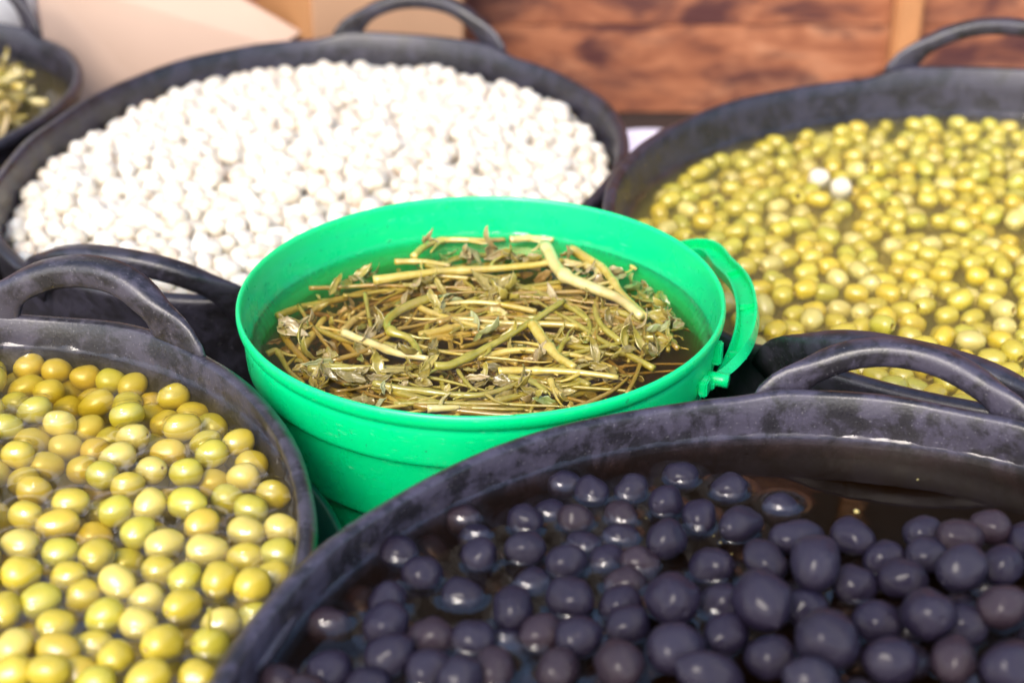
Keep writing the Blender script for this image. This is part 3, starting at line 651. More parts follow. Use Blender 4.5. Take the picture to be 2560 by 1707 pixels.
def fruit_edges(rows, zl, V, F_):
    for x, y, z, a, b, yaw, tilt in rows:
        dz = z - zl; k2 = 1 - (dz / b) ** 2
        if k2 < .12: continue
        k = math.sqrt(k2); ring = []; c_, s_ = math.cos(yaw), math.sin(yaw)
        for i in range(30):
            t_ = 2 * math.pi * i / 30; u, v_ = a * k * math.cos(t_), b * k * math.sin(t_); nu, nv = math.cos(t_) / a, math.sin(t_) / b; l_ = math.hypot(nu, nv)
            ring.append((x + u * c_ - v_ * s_, y + u * s_ + v_ * c_, (nu * c_ - nv * s_) / l_, (nu * s_ + nv * c_) / l_))
        edge_rows(ring, zl, .0024, .0011, 1, V, F_)
def edges(label, V, F_):
    tag(link("brine_edge", mesh("brine_edge", V, F_), M_EDGE), label, "brine edge", kind='stuff')
# ------------------------------------------------------------------ where the fruit lies
rng = np.random.default_rng(5)
ROW = np.array([1e-4, 1e-4, 1e-4, 1e-5, 1e-5, .01, .01])
lo = np.array(GREEN_ROWS) * ROW; bo = np.array(BLACK_ROWS) * ROW
FWD = np.array([0, math.cos(EL), -math.sin(EL)]); UPV = np.array([0, math.sin(EL), math.cos(EL)])
def view(x, y, z):
    """where a point falls in the picture, both from 0 to 1 (to tell the single pieces from the mass)"""
    d = np.array([x, y, z]) - np.array(CAM); dep = d @ FWD
    return .5 + d[0] / dep * 60 / 36, .5 - (d @ UPV) / dep * 60 / 24
def in_view(p, m=.01):
    u, v = view(*p[:3]); return -m < u < 1 + m and -m < v < 1 + m
TABLES = {}
def wall_r(key, x, y):
    T = TUB[key]
    if key not in TABLES:
        TABLES[key] = [tub_r(T, a, T['zl']) for a in np.linspace(-np.pi, np.pi, 721)]
    dx, dy = x - T['c'][0], y - T['c'][1]
    return np.hypot(dx, dy), np.interp(np.arctan2(dy, dx), np.linspace(-np.pi, np.pi, 721), TABLES[key])
def poisson(key, gap, off, n, taken=(), region=None, tries=9000):
    T = TUB[key]; Rm = max(TABLES[key]) if key in TABLES else .32
    arr = np.zeros((6000, 2)); k = len(taken)
    if k: arr[:k] = np.array([q[:2] for q in taken])
    k0 = k
    P = np.array(T['c']) + rng.uniform(-Rm, Rm, (tries, 2))
    rr, Rl = wall_r(key, P[:, 0], P[:, 1]); P = P[rr < Rl - off]
    for x, y in P:
        if region and not region(x, y): continue
        if k and (((arr[:k] - (x, y)) ** 2).sum(1) < gap * gap).any(): continue
        arr[k] = (x, y); k += 1
        if k - k0 >= n: break
    return arr[k0:k]
def settle(key, A, fixed, it, zfree=.6):
    """push overlapping pieces apart; the first `fixed` hardly move"""
    A = np.array(A); P = A[:, :3].copy(); P0 = P[:fixed].copy(); r = (A[:, 3] + 2 * A[:, 4]) / 3
    wt = np.ones(len(A)); wt[:fixed] = .06
    near = np.argwhere(np.triu(((P[:, None, :] - P[None]) ** 2).sum(-1) < .034 ** 2, 1))
    i, j = near[:, 0], near[:, 1]; Rij = (r[i] + r[j]) * .96; wi = (wt[i] / (wt[i] + wt[j]))[:, None]
    c = np.array(TUB[key]['c'])
    for _ in range(it):
        D = P[i] - P[j]; d = np.sqrt((D ** 2).sum(1)) + 1e-9; ov = np.clip(Rij - d, 0, None) * .5
        mv = D / d[:, None] * ov[:, None]; mv[:, 2] *= zfree
        np.add.at(P, i, mv * wi); np.add.at(P, j, -mv * (1 - wi))
        rr, Rl = wall_r(key, P[:, 0], P[:, 1]); lim = Rl - r; k = rr > lim
        P[k, :2] = c + (P[k, :2] - c) * (lim / rr)[k, None]
        P[:fixed] += (P0 - P[:fixed]) * .06
    A[:, :3] = P; return A
U = rng.uniform; G = rng.normal
# left tub: two sunken layers below the hand-placed ones, and the part of the tub outside the picture
zl = TUB['left']['zl']; A = [list(q) for q in lo]
for zz in (-.021, -.036):
    for x, y in poisson('left', .0185, 0, 600, [q for q in lo if q[2] < zl - .012] if zz > -.03 else []):
        A.append([x, y, zl + zz + G(0, .002), U(.0095, .0118), U(.008, .0095), U(0, 3.14), G(0, .3)])
for x, y in poisson('left', .0185, 0, 400, lo, lambda x, y: not in_view((x, y, zl), -.005)):
    A.append([x, y, zl + G(-.002, .003), U(.0095, .012), U(.008, .0097), U(0, 3.14), G(0, .3)])
A = settle('left', A, len(lo), 30); lo, lu = A[:len(lo)], A[len(lo):]
# black olives
zl = TUB['black']['zl']
for q in bo:
    k = 1.02 + .16 * min(max((view(*q[:3])[1] - .76) / .16, 0), 1); q[3] *= k; q[4] *= k
A = [list(q) for q in bo]
def heap(x, y):
    u, v = view(x, y, zl); return min(max((u - .64) / .3, 0), 1) * min(max((v - .816) / .096, 0), 1)
for zz, vmin in ((0, .785), (-.013, .755), (-.027, .75)):
    for x, y in poisson('black', .0195, 0, 700, [q for q in bo if abs(q[2] - zl - zz) < .012], lambda x, y: view(x, y, zl)[1] > vmin and not ((zz == 0 and heap(x, y) < .3 or zz < -.02 and heap(x, y) < -.1) and in_view((x, y, zl), 0))):
        A.append([x, y, zl + zz + G(-.002, .002), U(.0095, .012), U(.0085, .0098), U(0, 3.14), G(0, .3)])
A = settle('black', A, len(bo), 30); bo, bu = A[:len(bo)], A[len(bo):]
# pitted olives
def behind_bucket(p):
    u, v = view(*p[:3]); return ((u - .4685) / .238) ** 2 + ((v - .45) / .172) ** 2 < .95
zl = TUB['right']['zl']
A = [[.2448, 1.2585, zl + .001, .0088, .0082, .3, 0], [.2590, 1.2395, zl + .001, .0088, .0084, .1, 0]]
for x, y in poisson('right', .0143, .011, 2000, A, tries=30000):
    u, v = view(x, y, zl); em = min(max((v - .22) / .32, 0), 1) * .5 + min(max((u - .64) / .38, 0), 1) * .5
    A.append([x, y, zl - .0078 + em * .006 + G(0, .0022), U(.0085, .0103), U(.0068, .0077), G(0, .75), G(0, .3)])
nt_ = len(A)
for x, y in poisson('right', .0165, .013, 2000, (), tries=12000):
    A.append([x, y, zl - .022 + G(0, .002), U(.0085, .010), U(.0068, .0077), G(0, .8), G(0, .3)])
A = settle('right', A, 2, 25)
def split(A, n, first=0):
    vis = [i for i in range(n) if in_view(A[i]) and not behind_bucket(A[i])]
    vis.sort(key=lambda i: (i >= first, A[i][1])); vis = vis[:300]; s_ = set(vis)
    return A[vis], A[[i for i in range(len(A)) if i not in s_]]
ro, ru = split(A, nt_, 2)
# white cloves
zl = TUB['white']['zl']; A = []
def dome(x, y):
    rr, Rl = wall_r('white', x, y); u = 1 - min(max(rr / Rl, 0), 1); return .015 * (1 - (1 - u) ** 2.2)
for x, y in poisson('white', .0112, .009, 2500, (), tries=30000):
    L = U(.0078, .0100); A.append([x, y, zl + .006 + dome(x, y) + G(0, .0025), L, L * U(.78, .94), U(0, 3.14), G(0, .5)])
nt_ = len(A)
for x, y in poisson('white', .0130, .011, 2500, (), tries=12000):
    A.append([x, y, zl + .0005 + dome(x, y) + G(0, .002), .0100, .0088, U(0, 3.14), G(0, .5)])
A = settle('white', A, 0, 5)
go, gu = split(A, nt_)
liquid("brine", TUB['left']['c'], TUB['left']['zl'], rf('left'), frf('left'), M_BRINE['left'], .0014, np.vstack([lo, lu]), [], "clear yellowish brine around the whole green olives")
liquid("brine", TUB['black']['c'], TUB['black']['zl'], rf('black'), frf('black'), M_BRINE['black'], .0016, np.vstack([bo, bu]), [], "dark brown brine around the black olives")
liquid("brine", TUB['right']['c'], TUB['right']['zl'], rf('right'), frf('right'), M_BRINE['right'], .0022, np.vstack([ro, ru]), [], "cloudy yellow brine around the pitted green olives")
liquid("brine", TUB['white']['c'], TUB['white']['zl'] + .004, rf('white'), frf('white'), M_BRINE['white'], .004, gu[:0], [], "clear brine between the white cloves")

for key, rows_, lb in (('left', lo, "shiny rims of brine around the floating green olives"), ('black', bo, "shiny rims of brine around the floating black olives"), ('right', ro[:0], "shiny rim of brine along the far right tub's wall"), ('white', ro[:0], "shiny rim of brine along the far left tub's wall")):
    V = []; F_ = []; wall_edge(key, V, F_); fruit_edges(rows_, TUB[key]['zl'], V, F_); edges(lb, V, F_)
# ------------------------------------------------------------------ fruit meshes (unit: half length 1 along x, half width 1)
def fruit_mesh(name, prof, seed, amp=.05, seg=20, freq=1.3, lump=0, squash=1.0):
    v = []; f = []; sv = []
    m = len(prof)
    for k, (x, r, scar) in enumerate(prof):
        for i in range(seg):
            a = 2 * math.pi * i / seg
            d = 1 + amp * noise.noise(Vector((x * freq + seed * 7, r * math.cos(a) * freq, r * math.sin(a) * freq)))
            if lump: d += lump * noise.noise(Vector((x * 2.6 + seed * 3, r * math.cos(a) * 2.6, r * math.sin(a) * 2.6 + 5)))
            v.append((x * (1 + .02 * math.sin(seed * 5)), r * math.cos(a) * d, r * math.sin(a) * d * squash)); sv.append(scar)
    for k in range(m - 1):
        for i in range(seg):
            j = (i + 1) % seg
            f.append((k * seg + i, k * seg + j, (k + 1) * seg + j, (k + 1) * seg + i))
    f.append(tuple(range(seg))[::-1]); f.append(tuple(range((m - 1) * seg, m * seg)))
    me = fixn(mesh(name, v, f))
    at = me.attributes.new("scar", 'FLOAT', 'POINT'); at.data.foreach_set("value", sv)
    me.polygons.foreach_set("use_smooth", [True] * len(me.polygons))
    return me
def ell(n, p=2.25, egg=0., x0=-1, x1=1):
    out = []
    for i in range(n + 1):
        a = math.pi * i / n
        x = -math.cos(a); r = (1 - abs(x) ** p) ** (1 / p) if abs(x) < 1 else 0
        out.append((x, r * (1 + egg * x)))
    return out
def whole_olive(seed, egg, tip=0.):
    P = [(x, r, 0.) for x, r in ell(16, 2.1, egg)]
    P[0] = (-1.0 - tip, .03, .1); P[1] = (P[1][0] - tip * .4, P[1][1], 0)
    # stem scar: a shallow pit at the +x end
    P = P[:-2] + [(.965, .22, 0.), (.985, .13, .15), (.95, .09, .9), (.93, .02, 1.)]
    return P
OL = [fruit_mesh("whole_olive", whole_olive(k, e, t), k, .10) for k, (e, t) in enumerate(((.05, 0), (-.06, .03), (.08, .06), (0, 0), (.12, .02)))]
def pitted(seed):
    P = [(x, r, 0.) for x, r in ell(14, 2.3, .03)][:-3]
    P += [(.86, .50, 0), (.93, .40, .0), (.94, .34, .1), (.88, .30, .45), (.60, .28, .8), (.1, .25, 1.), (.05, .02, 1.)]
    P[0] = (-.93, .02, .8); P[1] = (-.965, .14, .15)
    return P
PI_ = [fruit_mesh("pitted_olive", pitted(k), k + 20, .10) for k in range(4)]
BL = [fruit_mesh("black_olive", whole_olive(k, e, t), k + 40, .16, lump=.05) for k, (e, t) in enumerate(((.06, .02), (-.1, .08), (.12, .0), (0, .04), (.1, .1)))]
GA = [fruit_mesh("garlic_clove", [(x, r * (1 - .10 * x), 0) for x, r in ell(12, 2.5, -.08)], k + 60, .22, seg=16, lump=.12, squash=.92) for k in range(5)]

def rowmat(row):
    x, y, z, a, b, yaw, tilt = row
    return Matrix.Translation((x, y, z)) @ Matrix.Rotation(yaw, 4, 'Z') @ Matrix.Rotation(tilt, 4, 'Y') @ Matrix.Diagonal((a, b, b, 1))
def scatter(name, rows, meshes, mat, spin=True):
    VV = []; FF = []; AA = []; off = 0
    for i, row in enumerate(rows):
        me = meshes[i % len(meshes)]
        n = len(me.vertices); co = np.empty(n * 3); me.vertices.foreach_get("co", co); co = co.reshape(-1, 3)
        a = np.empty(n, np.float32); me.attributes["scar"].data.foreach_get("value", a)
        M = np.array(rowmat(row) @ Matrix.Rotation((i * 2.4) % 6.28, 4, 'X') @ Matrix.Diagonal((1 if (i * 7) % 3 else -1, 1, 1, 1)).to_4x4() if spin else rowmat(row))
        VV.append(co @ M[:3, :3].T + M[:3, 3]); AA.append(a)
        FF += [[q + off for q in p.vertices] for p in me.polygons]; off += n
    me = bpy.data.meshes.new(name); me.from_pydata(np.vstack(VV).tolist(), [], FF); me.update()
    at = me.attributes.new("scar", 'FLOAT', 'POINT'); at.data.foreach_set("value", np.concatenate(AA))
    me = fixn(me)
    return link(name, me, mat)
def small(prof_fn, seed):   # cheaper variants for the uncounted masses
    return [fruit_mesh("mass_fruit", prof_fn(k), k + seed, .1, seg=12) for k in range(3)]
MASS_O = small(lambda k: [(x, max(r, .02), 0.) for x, r in ell(8, 2.1, .05 * (k - 1))], 70)
MASS_B = small(lambda k: [(x, max(r, .02), 0.) for x, r in ell(8, 2.1, .06 * (k - 1))], 80)
MASS_G = [fruit_mesh("mass_clove", [(x, max(r, .02) * (1 - .1 * x), 0) for x, r in ell(8, 2.5, -.08)], k + 90, .22, seg=12, lump=.12) for k in range(3)]

def individuals(name, rows, meshes, mat, cat, group, labeler, tones):
    protos = []
    for me in meshes:
        if not me.materials: me.materials.append(mat)
    for i, row in enumerate(rows):
        x, y, z, a, b, yaw, tilt = row
        if i < len(meshes):
            o = bpy.data.objects.new(name, meshes[i])
            protos.append(o)
        else:
            o = protos[(i * 5 + i // 7) % len(protos)].copy()
        col.objects.link(o)
        r = random.Random(i * 17 + len(rows))
        flip = r.random() < .5
        o.matrix_world = Matrix.Translation((x, y, z)) @ Matrix.Rotation(yaw + (math.pi if flip else 0), 4, 'Z') @ Matrix.Rotation(tilt, 4, 'Y') @ Matrix.Rotation(r.uniform(0, 6.28), 4, 'X') @ Matrix.Diagonal((a, b, b, 1))
        ti, c = tones(r, row, i); k = r.uniform(.9, 1.1)
        o.color = (c[0] * k, c[1] * k, c[2] * k, 1)
        tag(o, labeler(row, ti, i), cat, group)

# --- whole green olives, left tub
GT = [("yellow green", (.49, .37, .018)), ("bright green", (.41, .36, .018)), ("pale yellow", (.57, .45, .09)), ("amber yellow", (.50, .34, .015))]
def tone_left(r, row, i):
    q = r.random(); k = 0 if q < .50 else 1 if q < .76 else 2 if q < .90 else 3
    return k, GT[k][1]
TL = TUB['left']
def place_word(row):
    dx, dy = row[0] - TL['c'][0], row[1] - TL['c'][1]
    if dy > .115: return "below the tub's handle"
    if dx > .11: return "by the wall facing the black olives" if dy < .02 else "by the wall facing the green bucket"
    if dy < -.075: return "at the picture's bottom edge"
    return "in mid tub" if dx > .03 else "at the picture's left edge"
def build_word(row):
    return ("plump" if row[3] > .0118 else "slim" if row[4] < .0086 else "small" if row[3] < .0103 else "medium") + (" crosswise" if abs(math.cos(row[5])) > .8 else " slanting" if abs(math.cos(row[5])) > .4 else " end-on")
def lab_left(row, ti, i):
    dz = row[2] - TL['zl']
    st = "under the brine" if dz < -.0095 else "above the brine" if dz > .0005 else "breaking the surface"
    return f"{build_word(row)} {GT[ti][0]} olive {st} {place_word(row)}"
individuals("green_olive", lo, OL, M_OLIVE, "olive", "whole green olives in the near left tub", lab_left, tone_left)
st_ = min((o for o in col.objects if o.name.startswith("green_olive") and o.get('category') == "olive"), key=lambda o: (o.location - Vector((-.134, .603, -.027))).length)
st_['label'] = "yellow green olive with a short stalk standing up, near the wall facing the black olives"
vv, ff = sweep(catmull([(0, 0, .006), (.0004, .0003, .011), (.0014, .0002, .016), (.0016, .001, .020)], 4), lambda i, t: [((.0011 - .0003 * t) * math.cos(q * .785), (.0011 - .0003 * t) * math.sin(q * .785)) for q in range(8)], up=lambda i, p: Vector((0, 1, 0)))
k_ = link("stalk", fixn(mesh("stalk", vv, ff)), plain("stalk_green", (.38, .32, .05), .4)); k_.parent = st_; k_.matrix_world = Matrix.Translation(st_.location)
tag(scatter("green_olives_below", lu, MASS_O, M_OLIVE_I), "more whole green olives deeper in the brine of the near left tub", "olives", kind='stuff')
# --- black olives
TB = TUB['black']
BT = [("dark violet black", (.010, .007, .021)), ("matt charcoal", (.014, .011, .026)), ("brownish black", (.022, .012, .019))]
def tone_black(r, row, i):
    q = r.random(); k = 0 if q < .5 else 1 if q < .8 else 2
    return k, BT[k][1]
def lab_black(row, ti, i):
    dx, dy = row[0] - TB['c'][0], row[1] - TB['c'][1]; dz = row[2] - TB['zl']
    st = "in the heap" if dz > .0075 else "floating" if dz > -.002 else "almost sunk"
    wh = "near the tub's left wall" if dx < -.14 else "towards the tub's back" if dy > .08 else "at the right of the tub" if dx > .08 else "at the picture's bottom edge" if dy < -.02 else "in the middle of the tub"
    return f"{build_word(row)} {BT[ti][0]} olive {st} {wh}"
individuals("black_olive", bo, BL, M_BLACK, "olive", "black olives in the near right tub", lab_black, tone_black)
tag(scatter("black_olives_below", bu, MASS_B, M_BLACK_I), "more black olives lying deeper in the near right tub", "olives", kind='stuff')
# --- pitted olives
TR = TUB['right']
RT = [("yellow green", (.47, .37, .025)), ("greenish", (.40, .36, .03)), ("pale", (.55, .45, .13)), ("golden yellow", (.53, .37, .012)), ("whitish peeled", (.84, .76, .60))]
def size_word(row, mid):
    return ("large" if row[3] > mid else "small") + (" crosswise" if abs(math.cos(row[5])) > .8 else " slanting" if abs(math.cos(row[5])) > .4 else " end-on")
def tone_right(r, row, i):
    if i < 2: return 4, RT[4][1]
    q = r.random(); k = 0 if q < .50 else 1 if q < .70 else 2 if q < .82 else 3
    return k, RT[k][1]
def lab_right(row, ti, i):
    if i == 0: return "whitish peeled olive among the pitted ones, the farther of the two white ones"
    if i == 1: return "round whitish olive among the pitted ones, the nearer of the two white ones"
    dx, dy = row[0] - TR['c'][0], row[1] - TR['c'][1]; dz = row[2] - TR['zl']
    st = "poking out" if dz > -.0055 else "just sunk"
    dp = "in front" if dy < -.15 else "further back" if dy > -.09 else "halfway"
    wh = ("near the bucket strap " if dx < -.15 else "left of mid tub " if dx < -.06 else "right of mid tub " if dx < .03 else "at the picture's right edge ") + dp
    return f"{size_word(row, .0094)} {RT[ti][0]} pitted olive {st} {wh}"
individuals("pitted_olive", ro, PI_, M_OLIVE, "olive", "pitted green olives in the far right tub", lab_right, tone_right)
tag(scatter("pitted_olives_behind", ru, MASS_O, M_OLIVE_I), "more pitted green olives filling the back of the far right tub", "olives", kind='stuff')
# --- white cloves
GTN = [("creamy white", (.69, .63, .51)), ("bright white", (.72, .675, .585)), ("faintly pinkish", (.69, .585, .46))]
def tone_garlic(r, row, i):
    q = r.random(); k = 0 if q < .45 else 1 if q < .85 else 2
    return k, GTN[k][1]
TW = TUB['white']
def lab_garlic(row, ti, i):
    dx, dy = row[0] - TW['c'][0], row[1] - TW['c'][1]
    dp = "in front" if dy < -.12 else "further back" if dy > -.05 else "halfway"
    wh = ("by the tub's left wall " if dx < -.14 else "above the near handle " if dx < -.03 else "left behind the bucket " if dx < .06 else "right behind the bucket ") + dp
    return f"{size_word(row, .0110)} {GTN[ti][0]} clove {wh}"
individuals("garlic_clove", go, GA, M_GARLIC, "clove", "white cloves heaped in the far left tub", lab_garlic, tone_garlic)
tag(scatter("garlic_cloves_behind", gu, MASS_G, M_GARLIC_I), "more white cloves heaped at the back of the far left tub", "cloves", kind='stuff')

# ------------------------------------------------------------------ green bucket
BC = Vector((-.018, .895, 0)); ZK = -.027
bucket = thing("green_bucket", (BC.x, BC.y, FLOOR), "bright green plastic bucket of pickled stems in the centre, strap handle folded down", "bucket")
prof = [(0, -.259), (.110, -.259), (.113, -.256), (.1265, -.082), (.1275, -.0805), (.1295, -.0795), (.1303, -.078), (.1338, -.037), (.1340, -.0355), (.1376, -.0345), (.1384, -.0335), (.1386, -.0315),
        (.1396, -.0150), (.1395, -.0130), (.1391, -.0115), (.1396, -.0100), (.1412, -.0088), (.1424, -.0066), (.1428, -.0038), (.1426, -.0015), (.1419, -.0003), (.1410, .0), (.1402, -.0006), (.1397, -.0025),
        (.1384, -.0130), (.1366, -.0290), (.1352, -.0335), (.1322, -.0380), (.1288, -.0790), (.1252, -.0840), (.1105, -.250), (0, -.250)]
fine = [prof[0]]
for a_, b_ in zip(prof, prof[1:]):
    L_ = math.hypot(b_[0] - a_[0], b_[1] - a_[1])
    for u in ((.03, .2, .4, .6, .8, .97) if L_ > .02 else (.2, .8) if L_ > .0035 else ()):
        fine.append((a_[0] + (b_[0] - a_[0]) * u, a_[1] + (b_[1] - a_[1]) * u))
    fine.append(b_)
v, f = lathe(fine, 200)
v = [(x * (1 + .004 * math.cos(2 * math.atan2(y, x) - .6)), y * (1 + .004 * math.cos(2 * math.atan2(y, x) - .6)), z - FLOOR) for x, y, z in v]
link("body", fixn(mesh("body", v, f)), M_GREEN, bucket)
off = Vector((BC.x, BC.y, FLOOR))
# lugs and the strap handle lying over to the right
la = R(-21)
for k, a in enumerate((la, la + math.pi)):
    lug = bmesh.new()
    rt = Matrix.Rotation(a, 4, 'Z')
    for dy, dz, sx, sy, sz in ((.0125, -.019, .0055, .0065, .014), (-.013, -.0275, .005, .010, .010), (0, -.0305, .007, .015, .005)):
        box(lug, rt @ Vector((.1395 + sx * .2, dy, dz)) - Vector((0, 0, FLOOR)), (sx, sy, sz), rt, .001)
    link("lug", lug, M_GREEN, bucket, False)
    # pivot knob
    pv = [Vector((.139 + .004 * i, 0, -.029)) for i in range(4)]
    path = [rt @ p - Vector((0, 0, FLOOR)) for p in pv]
    vv, ff = sweep(path, lambda i, t: [(.0042 * math.cos(q * .6283), .0042 * math.sin(q * .6283)) for q in range(10)])
    link("pivot", fixn(mesh("pivot", vv, ff)), M_GREEN, bucket)
P = [Vector(p) - off for p in STRAP]
last = math.atan2(P[-1].y, P[-1].x)
for t in np.linspace(last + .22, la + math.pi - .05, 14):
    P.append(Vector((.1465 * math.cos(t), .1465 * math.sin(t), -.05 - FLOOR + .006 * math.cos((t - la)))))
path = catmull(P, 8)
def strap(i, t):
    k = smooth01(i / 26.)
    w = .0038 + .0026 * k; fl = .0034 + .0030 * k; th = .0016
    if i > 60: w *= max(.45, 1 - (i - 60) / 30.)
    return [(-th, -w), (fl, -w), (fl, -w + th), (0, -w + th), (0, w - th), (fl, w - th), (fl, w), (-th, w)]
def strap_up(i, p):
    k = smooth01(i / 22.)
    rdl = Vector((p.x, p.y, 0)).normalized()
    return Vector((0, 0, 1)) * (.35 + .65 * k) - rdl * (1.0 - .75 * k)
vv, ff = sweep(path, strap, up=strap_up)
hd = link("handle", fixn(mesh("handle", vv, ff)), M_GREEN, bucket, False)
for i in (14, 27, 38):
    bm = bmesh.new(); p = path[i]; a = math.atan2(p.y, p.x); box(bm, p + Vector((0, 0, .0016)), (.0106, .0018, .0038), Matrix.Rotation(a, 4, 'Z')); link("rib", bm, M_GREEN, hd, False)

# ------------------------------------------------------------------ pickled stems
STEM_LABEL = {
 'A': "longest straight yellow stem lying across the back of the bucket", 'B': "arched pale stem at the back wall of the bucket", 'C': "short pale stem with split end at the back left",
 'D': "thick curled green and yellow stem left of the bucket's middle", 'E': "whitish stem afloat left of the middle, shiny and straight", 'E2': "sunken pale stem meeting the end of the whitish stem",
 'F': "long yellow green stem running from the middle up to the right", 'G': "leafy green stem lying at the front left", 'Hh': "thin green stem with dark buds along the bucket's front rim",
 'I': "straight cut stem just under the brine in the bucket's middle", 'J': "shorter sunken stem below the cut stem in the middle", 'K': "slim amber stem sunk deep at the left",
 'L': "short thick sunken stem slanting at the far left", 'M': "hooked green stem hugging the left wall", 'N': "stubby amber stem pointing down at the left", 'O': "amber stem standing in the front left brine",
 'P': "soft green leafy stem along the left back wall", 'Q': "cut pale stub touching the front rim", 'R': "stem sinking slantwise near the front left rim", 'Ss': "pale stem with a swollen node lying across the front right",
 'T': "thin forked stalk at the front of the middle", 'U': "looped green stalk at the front", 'V': "short sunken stem right of the long leaf", 'W': "curved sunken stem with a hooked end near the middle",
 'a': "thickest pale stem sweeping from the back to the right", 'b': "smooth pale stem beside the thickest one at the right", 'c': "pinkish white stem crossing behind the two thick ones", 'd': "whitish stem end sticking up at the back wall",
 'e': "thick branching yellow stem in the right front", 'f': "sunken stem joining the branching one from above", 'g': "short curled branch of the thick right front stem", 'h': "slim stalk pointing right with a leaf at its base",
 'i': "upright green sprig with feathery leaves at the right wall", 'j': "bent green stem under the grey leaf at the right", 'k': "blunt green stem diving under the front right rim", 'l': "amber stem hidden below the branching one",
 'm': "blunt sunken stem end right of the middle", 'n': "pale stub end in the middle of the bucket", 'o': "thin curved stalk below the round buds at the right", 'p': "small yellow stalk tip at the right back wall",
 'q': "thin stem with a crumpled leaf at the front", 'r': "tiny yellow stem end at the front rim"}
stems = []; lines = []
for n_, P, rr, tone in HERBS:
    path = catmull(P, 7)
    for p in path:                                   # keep inside the wall
        d = Vector((p.x - BC.x, p.y - BC.y, 0))
        if d.length > .131: p.x, p.y = BC.x + d.x / d.length * .131, BC.y + d.y / d.length * .131
    sd_ = rnd.uniform(0, 50)
    path = [p + Vector((0, 0, 1)) * .0006 * noise.noise(p * 60 + Vector((sd_, 0, 0))) + Vector((noise.noise(p * 45 + Vector((0, sd_, 0))), noise.noise(p * 45 + Vector((9, sd_, 0))), 0)) * .0011 for p in path]
    def sec(i, t, rr=rr, sd_=sd_):
        node = 1 + .35 * math.exp(-((t - .33 - .3 * (sd_ % 1)) / .035) ** 2)
        r_ = rr * (1.20 - .42 * t) * (1 + .10 * noise.noise(Vector((t * 9, sd_, 0)))) * node
        if t > .985: r_ *= .86
        return [(r_ * (1 + .06 * noise.noise(Vector((q, t * 12, sd_)))) * math.cos(q * .62832), r_ * (1 + .06 * math.cos(q * 2.1 + sd_)) * math.sin(q * .62832)) for q in range(10)]
    vv, ff = sweep(path, sec)
    o = link("herb_stem", fixn(mesh("herb_stem", vv, ff)), M_STEM[tone])
    tag(o, STEM_LABEL[n_], "pickled stem", "pickled stems in the green bucket")
    stems.append((o, path)); lines.append((path, rr))
    for b_ in range(2 if rr > .0016 else 1):
        q0 = path[int(len(path) * rnd.uniform(.25, .8))]; a0 = rnd.uniform(0, 6.283); e0 = Vector((BC.x - q0.x, BC.y - q0.y, 0))
        if e0.length > .09: a0 = math.atan2(e0.y, e0.x) + rnd.uniform(-1, 1)
        L_ = rnd.uniform(.010, .026); bd = rnd.uniform(-1.4, 1.4); pp = [q0]
        for k in range(1, 6):
            pp.append(pp[-1] + Vector((math.cos(a0 + bd * k / 5), math.sin(a0 + bd * k / 5), rnd.uniform(-.16, .10))) * L_ / 5)
        rb = min(rr * .62, .0013)
        vv, ff = sweep(catmull(pp, 3), lambda i, t, rb=rb: [(rb * (1.25 - .85 * t) * math.cos(q * .898), rb * (1.25 - .85 * t) * math.sin(q * .898)) for q in range(7)])
        link("branch", fixn(mesh("branch", vv, ff)), M_STEM[tone], o)

def leaf_mesh(seed, L, W, curl, fold):
    r = random.Random(seed); nu, nv = 11, 7; v = []; f = []
    tw = r.uniform(-1.2, 1.2); lob = r.uniform(0, .22); wav = r.uniform(.06, .2)
    for i in range(nu):
        u = i / (nu - 1)
        wd = W * (math.sin(math.pi * u ** .75) ** .8 * (1 + lob * math.sin(u * 19)) + .04)
        a = curl * u; cx = L * (math.sin(a) / curl if abs(curl) > .01 else u); cz = L * ((1 - math.cos(a)) / curl if abs(curl) > .01 else 0)
        for j in range(nv):
            s = j / (nv - 1) * 2 - 1
            y = wd * s * math.cos(fold * s * .5); z = wd * abs(s) * math.sin(fold) * .8 + wav * wd * math.sin(u * 13 + s * 4 + seed)
            z += L * .06 * noise.noise(Vector((u * 4, s * 2, seed)))
            c_, s_ = math.cos(tw * u), math.sin(tw * u)
            v.append((cx, y * c_ - z * s_, cz + y * s_ + z * c_))
    for i in range(nu - 1):
        for j in range(nv - 1):
            f.append((i * nv + j, (i + 1) * nv + j, (i + 1) * nv + j + 1, i * nv + j + 1))
    me = mesh("leaf", v, f)
    nn = [Vector(q.vector) for q in me.vertex_normals]; m = len(v)
    v2 = [Vector(p) + n_ * .00016 for p, n_ in zip(v, nn)] + [Vector(p) - n_ * .00016 for p, n_ in zip(v, nn)]
    f2 = f + [tuple(a + m for a in q)[::-1] for q in f]
    rim_ = [j for j in range(nv)] + [i * nv + nv - 1 for i in range(1, nu)] + [(nu - 1) * nv + j for j in range(nv - 2, -1, -1)] + [i * nv for i in range(nu - 2, 0, -1)]
    for a, b in zip(rim_, rim_[1:] + rim_[:1]): f2.append((a, b, b + m, a + m))
    me = fixn(mesh("leaf", v2, f2))
    me.polygons.foreach_set("use_smooth", [True] * len(me.polygons)); return me
LEAF = [leaf_mesh(k, rnd.uniform(.010, .018), rnd.uniform(.0015, .0034), rnd.uniform(-2.0, 2.2), rnd.uniform(.5, 1.4)) for k in range(16)]
LEAFV = {}
def leaf_of(k, tone):
    if (k, tone) not in LEAFV:
        me = LEAF[k].copy(); me.materials.clear(); me.materials.append(M_LEAF[tone]); LEAFV[(k, tone)] = me
    return LEAFV[(k, tone)]
